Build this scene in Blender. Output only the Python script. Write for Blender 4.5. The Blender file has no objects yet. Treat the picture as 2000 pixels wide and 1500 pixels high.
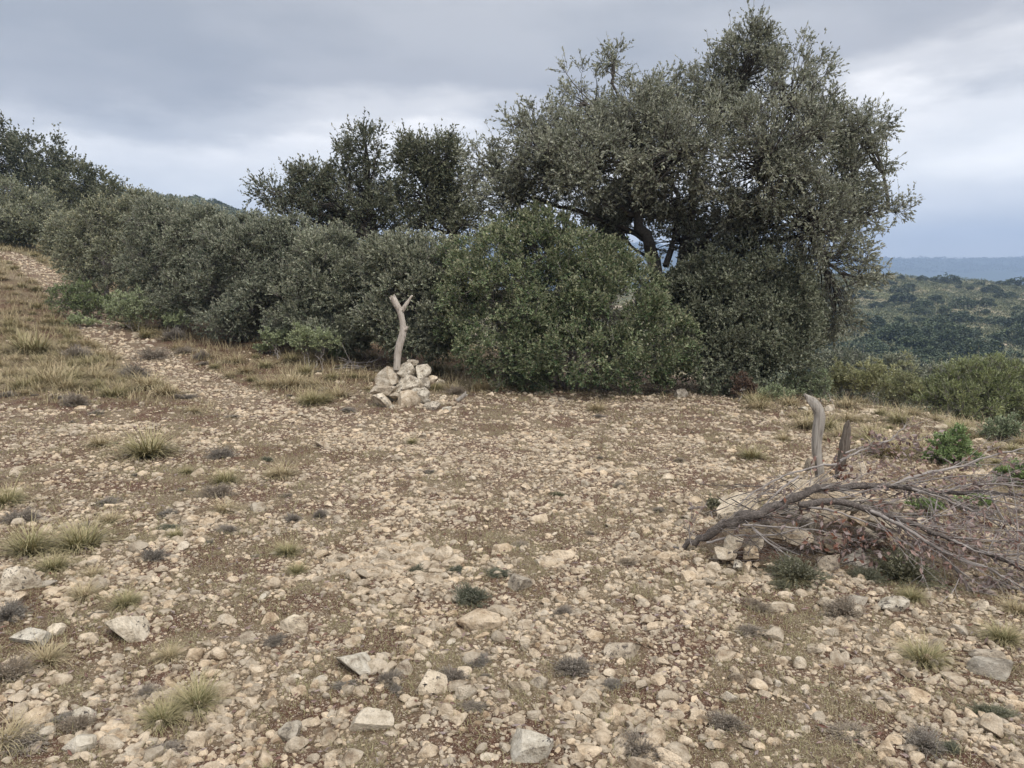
import bpy, bmesh, math, random
import numpy as np
from mathutils import Vector
random.seed(7)
rng = np.random.default_rng(7)
S = bpy.context.scene
C = S.collection
PI = math.pi
# ------------------------------------------------------------------ camera
F = 1480.0; PITCH = math.radians(6.93); CAMZ = 1.6
cam = bpy.data.objects.new('camera', bpy.data.cameras.new('camera')); C.objects.link(cam)
cam.data.sensor_width = 36; cam.data.lens = F/2000*36
cam.data.clip_start = .05; cam.data.clip_end = 9000
cam.location = (0, 0, CAMZ); cam.rotation_euler = (PI/2-PITCH, 0, 0)
S.camera = cam
# ------------------------------------------------------------------ world, sun, exposure
SUN_EL, SUN_AZ = math.radians(48), math.radians(150)      # azimuth from +Y, clockwise: behind the camera, right
W = bpy.data.worlds.new('World'); S.world = W; W.use_nodes = True
nt = W.node_tree; nt.nodes.clear()
def N(nt, t, **k):
    n = nt.nodes.new(t)
    for a, b in k.items():
        if a.startswith('i_'):
            key = a[2:]
            n.inputs[int(key) if key.isdigit() else key.replace('_', ' ')].default_value = b
        else: setattr(n, a, b)
    return n
def ramp(nt, stops, interp='LINEAR'):
    n = nt.nodes.new('ShaderNodeValToRGB'); r = n.color_ramp; r.interpolation = interp
    while len(r.elements) > 1: r.elements.remove(r.elements[-1])
    r.elements[0].position = stops[0][0]; r.elements[0].color = (*stops[0][1], 1)
    for p, c in stops[1:]:
        e = r.elements.new(p); e.color = (*c, 1)
    return n
def math_n(nt, op, a, b=None, clamp=False):
    n = nt.nodes.new('ShaderNodeMath'); n.operation = op; n.use_clamp = clamp
    for i, v in enumerate((a, b)):
        if v is None: continue
        if isinstance(v, (int, float)): n.inputs[i].default_value = v
        else: nt.links.new(v, n.inputs[i])
    return n.outputs[0]
def mixc(nt, f, a, b, mode='MIX'):
    n = nt.nodes.new('ShaderNodeMix'); n.data_type = 'RGBA'; n.blend_type = mode
    for i, v in ((0, f), (6, a), (7, b)):
        if isinstance(v, (int, float)): n.inputs[i].default_value = v
        elif isinstance(v, tuple): n.inputs[i].default_value = (*v, 1)
        else: nt.links.new(v, n.inputs[i])
    return n.outputs[2]
def build_sky():
    L = nt.links.new
    sky = N(nt, 'ShaderNodeTexSky', sky_type='NISHITA', sun_disc=False, sun_elevation=SUN_EL, sun_rotation=SUN_AZ)
    tc = N(nt, 'ShaderNodeTexCoord'); sep = N(nt, 'ShaderNodeSeparateXYZ'); L(tc.outputs['Generated'], sep.inputs[0])
    x, y, z = sep.outputs
    # cloud deck: low frequency shape, stretched along the horizon
    mp = N(nt, 'ShaderNodeMapping'); mp.inputs['Scale'].default_value = (1.0, 1.0, 3.2); mp.inputs['Location'].default_value = (3.1, 0.4, 1.7)
    L(tc.outputs['Generated'], mp.inputs[0])
    n1 = N(nt, 'ShaderNodeTexNoise', i_Scale=1.5, i_Detail=4.0, i_Roughness=.45); L(mp.outputs[0], n1.inputs['Vector'])
    n2 = N(nt, 'ShaderNodeTexNoise', i_Scale=5.5, i_Detail=6.0, i_Roughness=.55); L(mp.outputs[0], n2.inputs['Vector'])
    wob = math_n(nt, 'MULTIPLY', math_n(nt, 'SUBTRACT', n1.outputs[0], .5), .16)
    wob2 = math_n(nt, 'MULTIPLY', math_n(nt, 'SUBTRACT', n2.outputs[0], .5), .10)
    # the bright break under the deck climbs towards the right
    tilt = math_n(nt, 'MULTIPLY', math_n(nt, 'MAXIMUM', math_n(nt, 'SUBTRACT', x, .18), 0.0), -.20)
    e = math_n(nt, 'ADD', math_n(nt, 'ADD', z, wob), math_n(nt, 'ADD', wob2, tilt))
    r = ramp(nt, [(0.0, (.62, .62, .64)), (.05, (.78, .76, .74)), (.10, (.90, .87, .82)), (.16, (.90, .86, .81)), (.19, (.54, .52, .50)),
                  (.225, (.31, .302, .30)), (.30, (.345, .34, .338)), (.42, (.44, .435, .43)), (.65, (1.0, .99, .98)), (1.0, (1.35, 1.34, 1.32))], 'EASE')
    L(e, r.inputs[0])
    # soft puffs
    n3 = N(nt, 'ShaderNodeTexNoise', i_Scale=3.2, i_Detail=7.0, i_Roughness=.5); L(mp.outputs[0], n3.inputs['Vector'])
    pr = ramp(nt, [(.38, (.82, .83, .85)), (.60, (1.18, 1.17, 1.16))]); L(n3.outputs[0], pr.inputs[0])
    col = mixc(nt, 1.0, r.outputs[0], pr.outputs[0], 'MULTIPLY')
    # brighter cloud towards the right
    rb = math_n(nt, 'MULTIPLY', math_n(nt, 'ADD', x, .15), .55, True)
    col = mixc(nt, rb, col, mixc(nt, 1.0, col, (1.22, 1.22, 1.22), 'MULTIPLY'))
    b1 = N(nt, 'ShaderNodeBackground', i_Strength=.012); L(sky.outputs[0], b1.inputs[0])
    b2 = N(nt, 'ShaderNodeBackground', i_Strength=1.0); L(col, b2.inputs[0])
    add = N(nt, 'ShaderNodeAddShader'); L(b1.outputs[0], add.inputs[0]); L(b2.outputs[0], add.inputs[1])
    out = N(nt, 'ShaderNodeOutputWorld'); L(add.outputs[0], out.inputs[0])
build_sky()
sun = bpy.data.objects.new('sun', bpy.data.lights.new('sun', 'SUN')); C.objects.link(sun)
sun.data.energy = 2.0; sun.data.angle = math.radians(14); sun.data.color = (1, .95, .88)
sd = Vector((math.sin(SUN_AZ)*math.cos(SUN_EL), math.cos(SUN_AZ)*math.cos(SUN_EL), math.sin(SUN_EL)))
sun.rotation_euler = sd.to_track_quat('Z', 'Y').to_euler()
S.view_settings.view_transform = 'Standard'; S.view_settings.look = 'None'
S.view_settings.exposure = 0.52; S.view_settings.gamma = 1
S.cycles.max_bounces = 6; S.cycles.diffuse_bounces = 3; S.cycles.volume_bounces = 0; S.cycles.transparent_max_bounces = 6
# ------------------------------------------------------------------ geometry of the view, terrain
cp, sp_ = math.cos(PITCH), math.sin(PITCH)
def P(px, py, d):
    """world point at forward distance d behind photo pixel (px, py)"""
    a, b = (px-1000)/F, (750-py)/F
    dy = cp + b*sp_; dz = -sp_ + b*cp
    t = d/dy
    return Vector((a*t, d, CAMZ + dz*t))
def proj(x, y, z):
    z = z-CAMZ
    f = y*cp - z*sp_; u = y*sp_ + z*cp
    return 1000+F*x/f, 750-F*u/f
DS = np.array([0,3,6,9,12,16,20,25,35,50,80,120,180,250,300,400,700,1500,2200,2600,3400,6000.])
CU = np.array([-300,0,200,400,520,700,1000,1400,1700,2000,2300.])
TB = np.array([
 [0,0,.05,.2,.5,1.1,2.0,3.2,5.2,6.5,10,16,24,32,36,34,10,-40,0,40,20,0],
 [0,0,.03,.15,.42,.84,1.65,2.75,4.6,5.6,9,15,22,30,36,34,0,-40,20,60,30,0],
 [0,0,.02,.1,.3,.62,1.3,1.95,2.7,3.4,6,12,20,32,38,34,-10,-40,30,100,60,0],
 [0,0,0,.05,.2,.74,.95,1.1,1.6,2.0,5,11,20,31,38,30,-20,-40,40,130,60,0],
 [0,0,0,.02,.18,.68,.75,.8,.8,0,0,3,12,20,30,10,-40,-40,50,150,70,0],
 [0,0,0,0,.15,.55,.6,.5,0,-3,-6,-8,-5,5,10,-5,-50,-40,70,180,80,0],
 [0,0,0,0,.05,.1,0,-.5,-3,-7,-12,-15,-10,-2,2,-10,-60,-40,80,195,80,0],
 [0,0,0,-.02,-.05,-.25,-.8,-2,-5,-9,-13,-13,-7,3,7,-5,-60,-40,70,162,70,0],
 [0,0,0,-.05,-.2,-.75,-1.8,-3.4,-6.5,-9.5,-11.5,-8,-3.5,5.5,9.5,-12,-60,-40,50,119,60,0],
 [0,0,-.02,-.2,-.5,-1.3,-2.3,-3.8,-7,-10,-11.5,-9.5,-4.5,1.5,4.2,-18,-60,-40,50,126,60,0],
 [0,0,-.03,-.3,-.8,-1.7,-2.8,-4.5,-8,-11,-12.5,-11,-7,-1,1,-22,-60,-40,50,120,60,0]])
su = np.linspace(-300, 2300, 261); ss = np.linspace(0, math.log(7000), 700)
tmp = np.array([np.interp(ss, np.log(DS+1), r) for r in TB])
fine = np.array([np.interp(su, CU, tmp[:, j]) for j in range(700)]).T
def smooth(a, k, ax):
    w = np.exp(-.5*(np.arange(-3*k, 3*k+1)/k)**2); w /= w.sum()
    pad = [(0, 0), (0, 0)]; pad[ax] = (3*k, 3*k)
    a = np.pad(a, pad, mode='edge')
    return np.apply_along_axis(lambda v: np.convolve(v, w, 'valid'), ax, a)
fine = smooth(smooth(fine, 5, 1), 7, 0)
def sn(x, y, sc, seed, z=None):
    """cheap smooth noise, about -1..1"""
    r = np.random.default_rng(seed); v = 0
    for k in range(7):
        a = r.uniform(0, 2*PI); f = r.uniform(.6, 1.7)*2*PI/sc; ph = r.uniform(0, 6.28)
        w = f*(x*math.cos(a)+y*math.sin(a)) + ph
        if z is not None: w = w + f*r.uniform(-1, 1)*z
        v = v + np.sin(w + 1.3*np.sin(f*.37*(y*math.cos(a)-x*math.sin(a))+ph*2))
    return v/3.2
MOUND = (2.08, 4.78); CAIRN = (-1.5, 10.15)
def H(x, y):
    x = np.asarray(x, float); y = np.asarray(y, float)
    R = np.hypot(x, y); az = np.clip(np.arctan2(x, y), -.86, .86); az = np.where(y < 0, np.sign(x+1e-9)*.86, az)
    d = R*np.cos(az); u = 1000+F*np.tan(az)
    fu = np.clip((u+300)/10, 0, 259.999); fs = np.clip(np.log(d+1)/ss[-1]*699, 0, 698.999)
    iu = fu.astype(int); js = fs.astype(int); a = fu-iu; b = fs-js
    h = (fine[iu, js]*(1-a)*(1-b)+fine[iu+1, js]*a*(1-b)+fine[iu, js+1]*(1-a)*b+fine[iu+1, js+1]*a*b)
    h = h + .018*sn(x, y, 1.3, 11) + .007*sn(x, y, .42, 12)
    h = h + np.clip((d-14)/30, 0, 1)*.25*sn(x, y, 9, 13) + np.clip((d-80)/150, 0, 1)*1.1*sn(x, y, 45, 14) + np.clip((d-1000)/1500, 0, 1)*9*sn(x, y, 330, 15)
    h = h + np.clip((d-1000)/1500, 0, 1)*3*sn(x, y, 90, 16)
    h = h + .09*np.exp(-((x-MOUND[0])**2/.35+(y-MOUND[1])**2/.10)) + .1*np.exp(-((x-CAIRN[0])**2+(y-CAIRN[1])**2)/.08)
    return h
def Hs(x, y): return float(H(x, y))
def G(px, py, dmax=400):
    """where the ray through a photo pixel meets the ground"""
    ds = np.exp(np.linspace(math.log(1.6), math.log(dmax), 500))
    a, b = (px-1000)/F, (750-py)/F
    dy = cp+b*sp_; t = ds/dy
    g = (CAMZ+(-sp_+b*cp)*t) - H(a*t, ds)
    k = np.argmax(g < 0)
    if g[k] >= 0: return None
    if k == 0: return P(px, py, ds[0])
    f = g[k-1]/(g[k-1]-g[k]); d = ds[k-1]+(ds[k]-ds[k-1])*f
    p = P(px, py, d); p.z = Hs(p.x, p.y); return p
# ------------------------------------------------------------------ object helpers
def meta(o, label=None, cat=None, group=None, kind=None):
    for k, v in (('label', label), ('category', cat), ('group', group), ('kind', kind)):
        if v: o[k] = v
    return o
def link(name, me, parent=None, m=None):
    o = bpy.data.objects.new(name, me); C.objects.link(o)
    if m: 
        if not me.materials: me.materials.append(m)
    if parent: o.parent = parent
    return o
def empty(name, loc, label, cat, group=None):
    o = bpy.data.objects.new(name, None); C.objects.link(o); o.location = loc; o.empty_display_size = .2
    return meta(o, label, cat, group)
def mesh_np(name, V, Fc, m=None, smoothf=False, attrs=None):
    """V (n,3); Fc (f,k) all faces with k corners"""
    me = bpy.data.meshes.new(name)
    V = np.ascontiguousarray(V, np.float32); Fc = np.ascontiguousarray(Fc, np.int32); k = Fc.shape[1]
    me.vertices.add(len(V)); me.vertices.foreach_set('co', V.ravel())
    me.loops.add(Fc.size); me.loops.foreach_set('vertex_index', Fc.ravel())
    me.polygons.add(len(Fc)); me.polygons.foreach_set('loop_start', np.arange(0, Fc.size, k, dtype=np.int32))
    me.polygons.foreach_set('use_smooth', np.full(len(Fc), smoothf, bool))
    for an, av in (attrs or {}).items():
        at = me.attributes.new(an, 'FLOAT', 'POINT'); at.data.foreach_set('value', np.ascontiguousarray(av, np.float32).ravel())
    me.update(calc_edges=True)
    if m: me.materials.append(m)
    return me
def tri(F4): return np.concatenate([F4[:, [0, 1, 2]], F4[:, [0, 2, 3]]])
def norm(a): return a/np.maximum(np.linalg.norm(a, axis=-1, keepdims=True), 1e-9)
def rvec(n, r=None): return norm((r or rng).normal(size=(n, 3)))
def tubes(Pt, Rd, sides=5):
    """Pt (N,K,3), Rd (N,K) -> verts, quads"""
    Nn, K, _ = Pt.shape
    T = norm(np.gradient(Pt, axis=1)); ref = np.where(np.abs(T[..., 2:3]) > .9, np.array([1., 0, 0]), np.array([0., 0, 1]))
    A = norm(np.cross(T, ref)); B = np.cross(T, A)
    th = np.arange(sides)*2*PI/sides
    V = Pt[:, :, None, :] + Rd[:, :, None, None]*(np.cos(th)[:, None]*A[:, :, None, :]+np.sin(th)[:, None]*B[:, :, None, :])
    idx = np.arange(Nn*K*sides).reshape(Nn, K, sides); nx = np.roll(idx, -1, axis=2)
    Q = np.stack([idx[:, :-1], nx[:, :-1], nx[:, 1:], idx[:, 1:]], -1).reshape(-1, 4)
    return V.reshape(-1, 3), Q
def cat_mesh(parts):
    vs, fs, o = [], [], 0
    for v, f in parts:
        vs.append(v); fs.append(f+o); o += len(v)
    return np.concatenate(vs), np.concatenate(fs)
def leaves(B, D, L, Wd, r, fold=.25):
    n = len(B); nn = norm(np.cross(D, rvec(n, r)) + np.array([0, 0, .5])); s = norm(np.cross(D, nn)); nn = np.cross(s, D)
    L = L[:, None]; Wd = Wd[:, None]
    V = np.stack([B, B+D*L*.5+s*Wd*.5+nn*Wd*fold, B+D*L, B+D*L*.5-s*Wd*.5+nn*Wd*fold], 1)
    return V.reshape(-1, 3), np.arange(4*n).reshape(n, 4)
def bez(p0, p1, bend, K, r):
    """(N,3),(N,3) -> curved polylines"""
    t = np.linspace(0, 1, K)[None, :, None]; n = len(p0); Ln = np.linalg.norm(p1-p0, axis=1)[:, None]
    m = (p0+p1)/2 + rvec(n, r)*Ln*bend
    return (1-t)**2*p0[:, None]+2*t*(1-t)*m[:, None]+t*t*p1[:, None]
# ------------------------------------------------------------------ materials
def newmat(name):
    m = bpy.data.materials.new(name); m.use_nodes = True; t = m.node_tree
    b = t.nodes['Principled BSDF']; b.inputs['Specular IOR Level'].default_value = .25
    return m, t, b
def noise(t, sc, det=4, rough=.55, vec=None):
    n = N(t, 'ShaderNodeTexNoise', i_Scale=sc, i_Detail=det, i_Roughness=rough)
    if vec is not None: t.links.new(vec, n.inputs['Vector'])
    return n.outputs[0]
def attr(t, name): return N(t, 'ShaderNodeAttribute', attribute_name=name).outputs['Fac']
def bump(t, b, h, dist, strength=1.0):
    n = N(t, 'ShaderNodeBump', i_Distance=dist, i_Strength=strength); t.links.new(h, n.inputs['Height']); t.links.new(n.outputs[0], b.inputs['Normal'])
def leafmat(name, dark, mid, pale, under, tipcol=None, rough=.5, transl=.12):
    m, t, b = newmat(name); L = t.links.new
    tone = attr(t, 'tone')
    r = ramp(t, [(0, dark), (.5, mid), (.88, pale), (1, tuple(min(1, c*1.25) for c in pale))]); L(tone, r.inputs[0])
    col = r.outputs[0]
    if tipcol: col = mixc(t, attr(t, 'tip'), col, tipcol)
    vr = ramp(t, [(0, (.76, .80, .84)), (.5, (1, 1, 1)), (1, (1.22, 1.15, 1.02))]); L(N(t, 'ShaderNodeObjectInfo').outputs['Random'], vr.inputs[0])
    col = mixc(t, 1.0, col, vr.outputs[0], 'MULTIPLY')
    geo = N(t, 'ShaderNodeNewGeometry')
    col = mixc(t, math_n(t, 'MULTIPLY', geo.outputs['Backfacing'], .75), col, under)
    L(col, b.inputs['Base Color']); b.inputs['Roughness'].default_value = rough; b.inputs['Specular IOR Level'].default_value = .35
    if transl:
        tr = N(t, 'ShaderNodeBsdfTranslucent'); L(col, tr.inputs[0])
        mx = N(t, 'ShaderNodeMixShader', i_0=transl); L(b.outputs[0], mx.inputs[1]); L(tr.outputs[0], mx.inputs[2])
        L(mx.outputs[0], t.nodes['Material Output'].inputs[0])
    return m
M_OAK = leafmat('holm_oak_leaf', (.08, .098, .062), (.19, .207, .145), (.325, .34, .26), (.40, .405, .335), transl=.2)
M_OAKDARK = leafmat('dark_oak_leaf', (.034, .044, .022), (.085, .098, .050), (.165, .17, .10), (.20, .20, .135))
M_HEDGE = leafmat('hedge_leaf', (.052, .07, .04), (.135, .155, .095), (.265, .28, .19), (.31, .32, .235), (.46, .42, .31))
M_ROUND = leafmat('kermes_leaf', (.032, .062, .022), (.095, .145, .055), (.22, .27, .125), (.27, .29, .17), (.56, .47, .31))
M_CISTUS = leafmat('cistus_leaf', (.13, .16, .08), (.26, .31, .16), (.38, .42, .25), (.34, .37, .24))
M_JUNI = leafmat('juniper_leaf', (.07, .095, .035), (.18, .215, .08), (.36, .39, .17), (.28, .30, .16))
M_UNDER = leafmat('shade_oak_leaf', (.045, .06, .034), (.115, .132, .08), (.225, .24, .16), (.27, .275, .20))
M_SCRUB = leafmat('slope_scrub_leaf', (.19, .195, .085), (.35, .36, .17), (.50, .49, .28), (.42, .41, .25), transl=.2)
M_BRIGHT = leafmat('fresh_leaf', (.12, .18, .06), (.22, .31, .11), (.33, .41, .18), (.27, .33, .16))
M_FAR = leafmat('far_shrub_leaf', (.02, .036, .018), (.05, .074, .036), (.11, .14, .068), (.08, .10, .055), transl=0)
M_FARPALE = leafmat('far_scrub_leaf', (.05, .07, .034), (.11, .13, .065), (.21, .21, .12), (.12, .13, .07), transl=0)
M_THYME = leafmat('thyme_leaf', (.11, .09, .07), (.22, .185, .15), (.34, .305, .25), (.28, .245, .205))
M_ROSEM = leafmat('rosemary_leaf', (.06, .065, .038), (.12, .125, .08), (.21, .21, .145), (.21, .20, .15))
M_RUST = leafmat('rusty_leaf', (.05, .032, .022), (.11, .07, .048), (.20, .135, .10), (.18, .13, .10))
M_DEADLEAF = leafmat('dead_leaf', (.15, .055, .028), (.19, .118, .098), (.30, .225, .205), (.27, .225, .215), rough=.6)
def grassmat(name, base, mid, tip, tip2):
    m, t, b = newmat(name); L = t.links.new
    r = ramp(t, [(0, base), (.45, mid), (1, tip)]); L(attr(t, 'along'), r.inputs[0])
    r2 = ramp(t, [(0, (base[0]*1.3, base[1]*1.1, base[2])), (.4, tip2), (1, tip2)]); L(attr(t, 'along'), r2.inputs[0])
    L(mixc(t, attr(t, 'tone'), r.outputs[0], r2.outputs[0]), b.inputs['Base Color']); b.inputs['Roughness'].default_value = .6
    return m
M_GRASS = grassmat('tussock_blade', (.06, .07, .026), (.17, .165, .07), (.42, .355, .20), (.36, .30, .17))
M_STRAW = grassmat('straw_blade', (.13, .10, .058), (.35, .275, .165), (.50, .405, .26), (.31, .27, .15))
M_SHORT = grassmat('short_blade', (.13, .105, .058), (.28, .235, .135), (.44, .37, .24), (.24, .23, .11))
def barkmat(name, a, bcol, c, sc=30):
    m, t, b = newmat(name); L = t.links.new; geo = N(t, 'ShaderNodeNewGeometry').outputs['Position']
    n1 = noise(t, sc, 5, .65, geo); n2 = noise(t, sc*.25, 3, .5, geo)
    r = ramp(t, [(.3, a), (.5, bcol), (.72, c)]); L(n1, r.inputs[0])
    L(mixc(t, math_n(t, 'MULTIPLY', n2, .5), r.outputs[0], c), b.inputs['Base Color']); b.inputs['Roughness'].default_value = .85
    bump(t, b, n1, .01, .8)
    return m
M_BARK = barkmat('oak_bark', (.03, .026, .022), (.075, .065, .055), (.13, .115, .10))
M_TWIG = barkmat('grey_twig', (.13, .112, .10), (.22, .195, .18), (.34, .31, .29), 18)
M_DEADBARK = barkmat('dead_branch_bark', (.02, .016, .014), (.065, .054, .048), (.22, .19, .17), 90)
def woodmat(name, a, bcol, crack):
    m, t, b = newmat(name); L = t.links.new
    tc = N(t, 'ShaderNodeTexCoord'); mp = N(t, 'ShaderNodeMapping'); mp.inputs['Scale'].default_value = (1, 1, .09); L(tc.outputs['Object'], mp.inputs[0])
    n1 = noise(t, 75, 5, .6, mp.outputs[0]); n2 = noise(t, 9, 3, .5, tc.outputs['Object'])
    r = ramp(t, [(.33, crack), (.43, a), (.65, bcol)]); L(n1, r.inputs[0])
    L(mixc(t, math_n(t, 'MULTIPLY', n2, .55), r.outputs[0], tuple(c*.62 for c in a)), b.inputs['Base Color']); b.inputs['Roughness'].default_value = .85
    bump(t, b, n1, .012, 1)
    return m
M_WOOD = woodmat('weathered_wood', (.40, .35, .30), (.58, .525, .46), (.10, .08, .065))
M_WOODGREY = woodmat('grey_weathered_wood', (.30, .27, .235), (.45, .415, .37), (.09, .075, .06))
M_WOODDARK = woodmat('dark_weathered_wood', (.13, .105, .085), (.22, .19, .16), (.04, .03, .025))
def rockmat(name, base, pale, stain, spots=.35, per='object'):
    m, t, b = newmat(name); L = t.links.new; geo = N(t, 'ShaderNodeNewGeometry').outputs['Position']
    if per == 'object':
        oi = N(t, 'ShaderNodeObjectInfo'); rnd = oi.outputs['Random']
    else: rnd = attr(t, 'tone')
    n1 = noise(t, 13, 7, .66, geo); n2 = noise(t, 42, 5, .7, geo); n3 = noise(t, 3.5, 3, .5, geo)
    r = ramp(t, [(.36, stain), (.46, base), (.60, pale)]); L(n1, r.inputs[0])
    col = mixc(t, math_n(t, 'MULTIPLY', rnd, .75), r.outputs[0], mixc(t, 1.0, r.outputs[0], (.92, .82, .71), 'MULTIPLY'))
    v = ramp(t, [(0, (.84, .84, .84)), (.5, (1, 1, 1)), (1, (1.2, 1.19, 1.18))]) if per == 'object' else ramp(t, [(0, (.58, .56, .54)), (.4, (.84, .83, .82)), (.75, (1.02, 1.02, 1.02)), (1, (1.25, 1.24, 1.22))]); L(rnd, v.inputs[0])
    col = mixc(t, .8, col, v.outputs[0], 'MULTIPLY')
    wn = N(t, 'ShaderNodeTexWhiteNoise', noise_dimensions='1D'); L(rnd, wn.inputs['W'])
    g = ramp(t, [(.0, (1, 1, 1)), (.55, (1, 1, 1)), (.75, (.94, .94, .94)), (1, (.86, .85, .84))]); L(wn.outputs[0], g.inputs[0])
    col = mixc(t, 1.0, col, g.outputs[0], 'MULTIPLY')
    sp = ramp(t, [(.555, (0, 0, 0)), (.60, (1, 1, 1))]); L(n2, sp.inputs[0])
    m3 = ramp(t, [(.44, (0, 0, 0)), (.54, (1, 1, 1))]); L(n3, m3.inputs[0])
    msk = math_n(t, 'MULTIPLY', math_n(t, 'MULTIPLY', sp.outputs[0], m3.outputs[0]), spots)
    col = mixc(t, msk, col, (.07, .06, .055))
    L(col, b.inputs['Base Color']); b.inputs['Roughness'].default_value = .9; b.inputs['Specular IOR Level'].default_value = .15
    hh = math_n(t, 'ADD', math_n(t, 'MULTIPLY', n1, .8), math_n(t, 'MULTIPLY', n2, .35)); bump(t, b, hh, .05, 1.0)
    return m
M_ROCK = rockmat('limestone', (.50, .425, .325), (.67, .60, .49), (.30, .235, .17), .35)
M_ROCKGREY = rockmat('grey_limestone', (.37, .33, .27), (.53, .485, .41), (.19, .165, .13), .85)
M_ROCKWHITE = rockmat('lichened_limestone', (.55, .495, .40), (.74, .685, .58), (.29, .245, .19), 1.0)
M_GRAVEL = rockmat('gravel_stone', (.50, .425, .325), (.67, .59, .475), (.31, .24, .17), .12, 'tone')
def groundmat():
    m, t, b = newmat('stony_soil'); L = t.links.new; pos = N(t, 'ShaderNodeNewGeometry').outputs['Position']
    stony, far = attr(t, 'stony'), attr(t, 'far')
    n1 = noise(t, 2.2, 6, .6, pos); n2 = noise(t, 45, 5, .7, pos); n3 = noise(t, .9, 4, .5, pos)
    soil = ramp(t, [(.35, (.055, .03, .021)), (.55, (.115, .066, .045)), (.75, (.19, .122, .088))]); L(n2, soil.inputs[0])
    moss = ramp(t, [(.3, (.09, .066, .042)), (.5, (.165, .128, .082)), (.75, (.27, .215, .145))]); L(n2, moss.inputs[0])
    mm = ramp(t, [(.44, (0, 0, 0)), (.56, (.9, .9, .9))]); L(n1, mm.inputs[0])
    col = mixc(t, mm.outputs[0], soil.outputs[0], moss.outputs[0])
    # fine grit too small to model
    dn = N(t, 'ShaderNodeTexNoise', i_Scale=55.0, i_Detail=2.0); L(pos, dn.inputs['Vector'])
    dv = N(t, 'ShaderNodeVectorMath', operation='SCALE'); L(dn.outputs['Color'], dv.inputs[0]); dv.inputs['Scale'].default_value = .02
    dp = N(t, 'ShaderNodeVectorMath', operation='ADD'); L(pos, dp.inputs[0]); L(dv.outputs[0], dp.inputs[1])
    for sc, thr in ((150, .34), (70, .30)):
        vo = N(t, 'ShaderNodeTexVoronoi', i_Scale=float(sc)); L(dp.outputs[0], vo.inputs['Vector'])
        mk = ramp(t, [(thr-.05, (1, 1, 1)), (thr, (0, 0, 0))]); L(vo.outputs['Distance'], mk.inputs[0])
        gr = N(t, 'ShaderNodeSeparateColor'); L(vo.outputs['Color'], gr.inputs[0])
        gc = ramp(t, [(0, (.16, .115, .085)), (.5, (.31, .25, .19)), (1, (.50, .43, .34))]); L(gr.outputs[0], gc.inputs[0])
        on = math_n(t, 'LESS_THAN', gr.outputs[1], math_n(t, 'ADD', math_n(t, 'MULTIPLY', stony, .75), .1))
        col = mixc(t, math_n(t, 'MULTIPLY', mk.outputs[0], on), col, gc.outputs[0])
    # far ground: scrub, dry grass and bare limestone
    nf = noise(t, .09, 6, .65, pos); nf2 = noise(t, .5, 5, .7, pos)
    fr = ramp(t, [(.30, (.07, .085, .042)), (.46, (.13, .132, .068)), (.57, (.24, .21, .13)), (.65, (.44, .37, .28))]); L(nf, fr.inputs[0])
    fg = ramp(t, [(.35, (.5, .5, .5)), (.65, (1.3, 1.3, 1.3))]); L(nf2, fg.inputs[0])
    fcol = mixc(t, 1.0, fr.outputs[0], fg.outputs[0], 'MULTIPLY')
    fcol = mixc(t, attr(t, 'wood'), fcol, (.045, .065, .035))
    L(mixc(t, far, col, fcol), b.inputs['Base Color']); b.inputs['Roughness'].default_value = .95; b.inputs['Specular IOR Level'].default_value = .1
    bump(t, b, math_n(t, 'ADD', n2, math_n(t, 'MULTIPLY', n1, .5)), .02, .9)
    return m
M_GROUND = groundmat()
# ------------------------------------------------------------------ where stones and grass lie
TRAIL = [G(*q) for q in ((1150, 930), (800, 860), (520, 800), (400, 755), (330, 722), (265, 685), (215, 655), (165, 610), (120, 570), (85, 540), (60, 518), (25, 498))]
TR = np.array([[p.x, p.y] for p in TRAIL])
def trail_dist(x, y):
    best = np.full(np.shape(x), 1e9)
    for a, b in zip(TR[:-1], TR[1:]):
        ab = b-a; t = np.clip(((x-a[0])*ab[0]+(y-a[1])*ab[1])/(ab@ab), 0, 1)
        best = np.minimum(best, np.hypot(x-a[0]-t*ab[0], y-a[1]-t*ab[1]))
    return best
def grassy(x, y):
    """0 bare stones .. 1 grass, from the layout of the place"""
    d = trail_dist(x, y); on = np.clip(1.6-d/.45, 0, 1)
    left = np.clip((-x-1.4-.33*(y-9.0))/1.0, 0, 1)*np.clip((y-8.6)/1.2, 0, 1)
    mid = np.clip((y-10.9-.02*x)/.9, 0, 1)*np.clip((1.5-x)/2, .35, 1)
    nearl = np.clip((-x-1.3)/1.2, 0, 1)*.42*np.clip((9-y)/2, 0, 1)
    strip = np.exp(-((x+2.6)**2/1.2+(y-7.2)**2/.35))*.8
    rg = np.clip((x-3.0)/1.0, 0, 1)*.55
    g = np.maximum.reduce([left, mid, nearl, strip, rg]) + .13*sn(x, y, 1.1, 21)
    return np.clip(g*(1-on), 0, 1)
def patch(x, y): return sn(x, y, 2.6, 30)*.22+sn(x, y, 1.1, 31)*.5+sn(x, y, .38, 32)*.65
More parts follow.
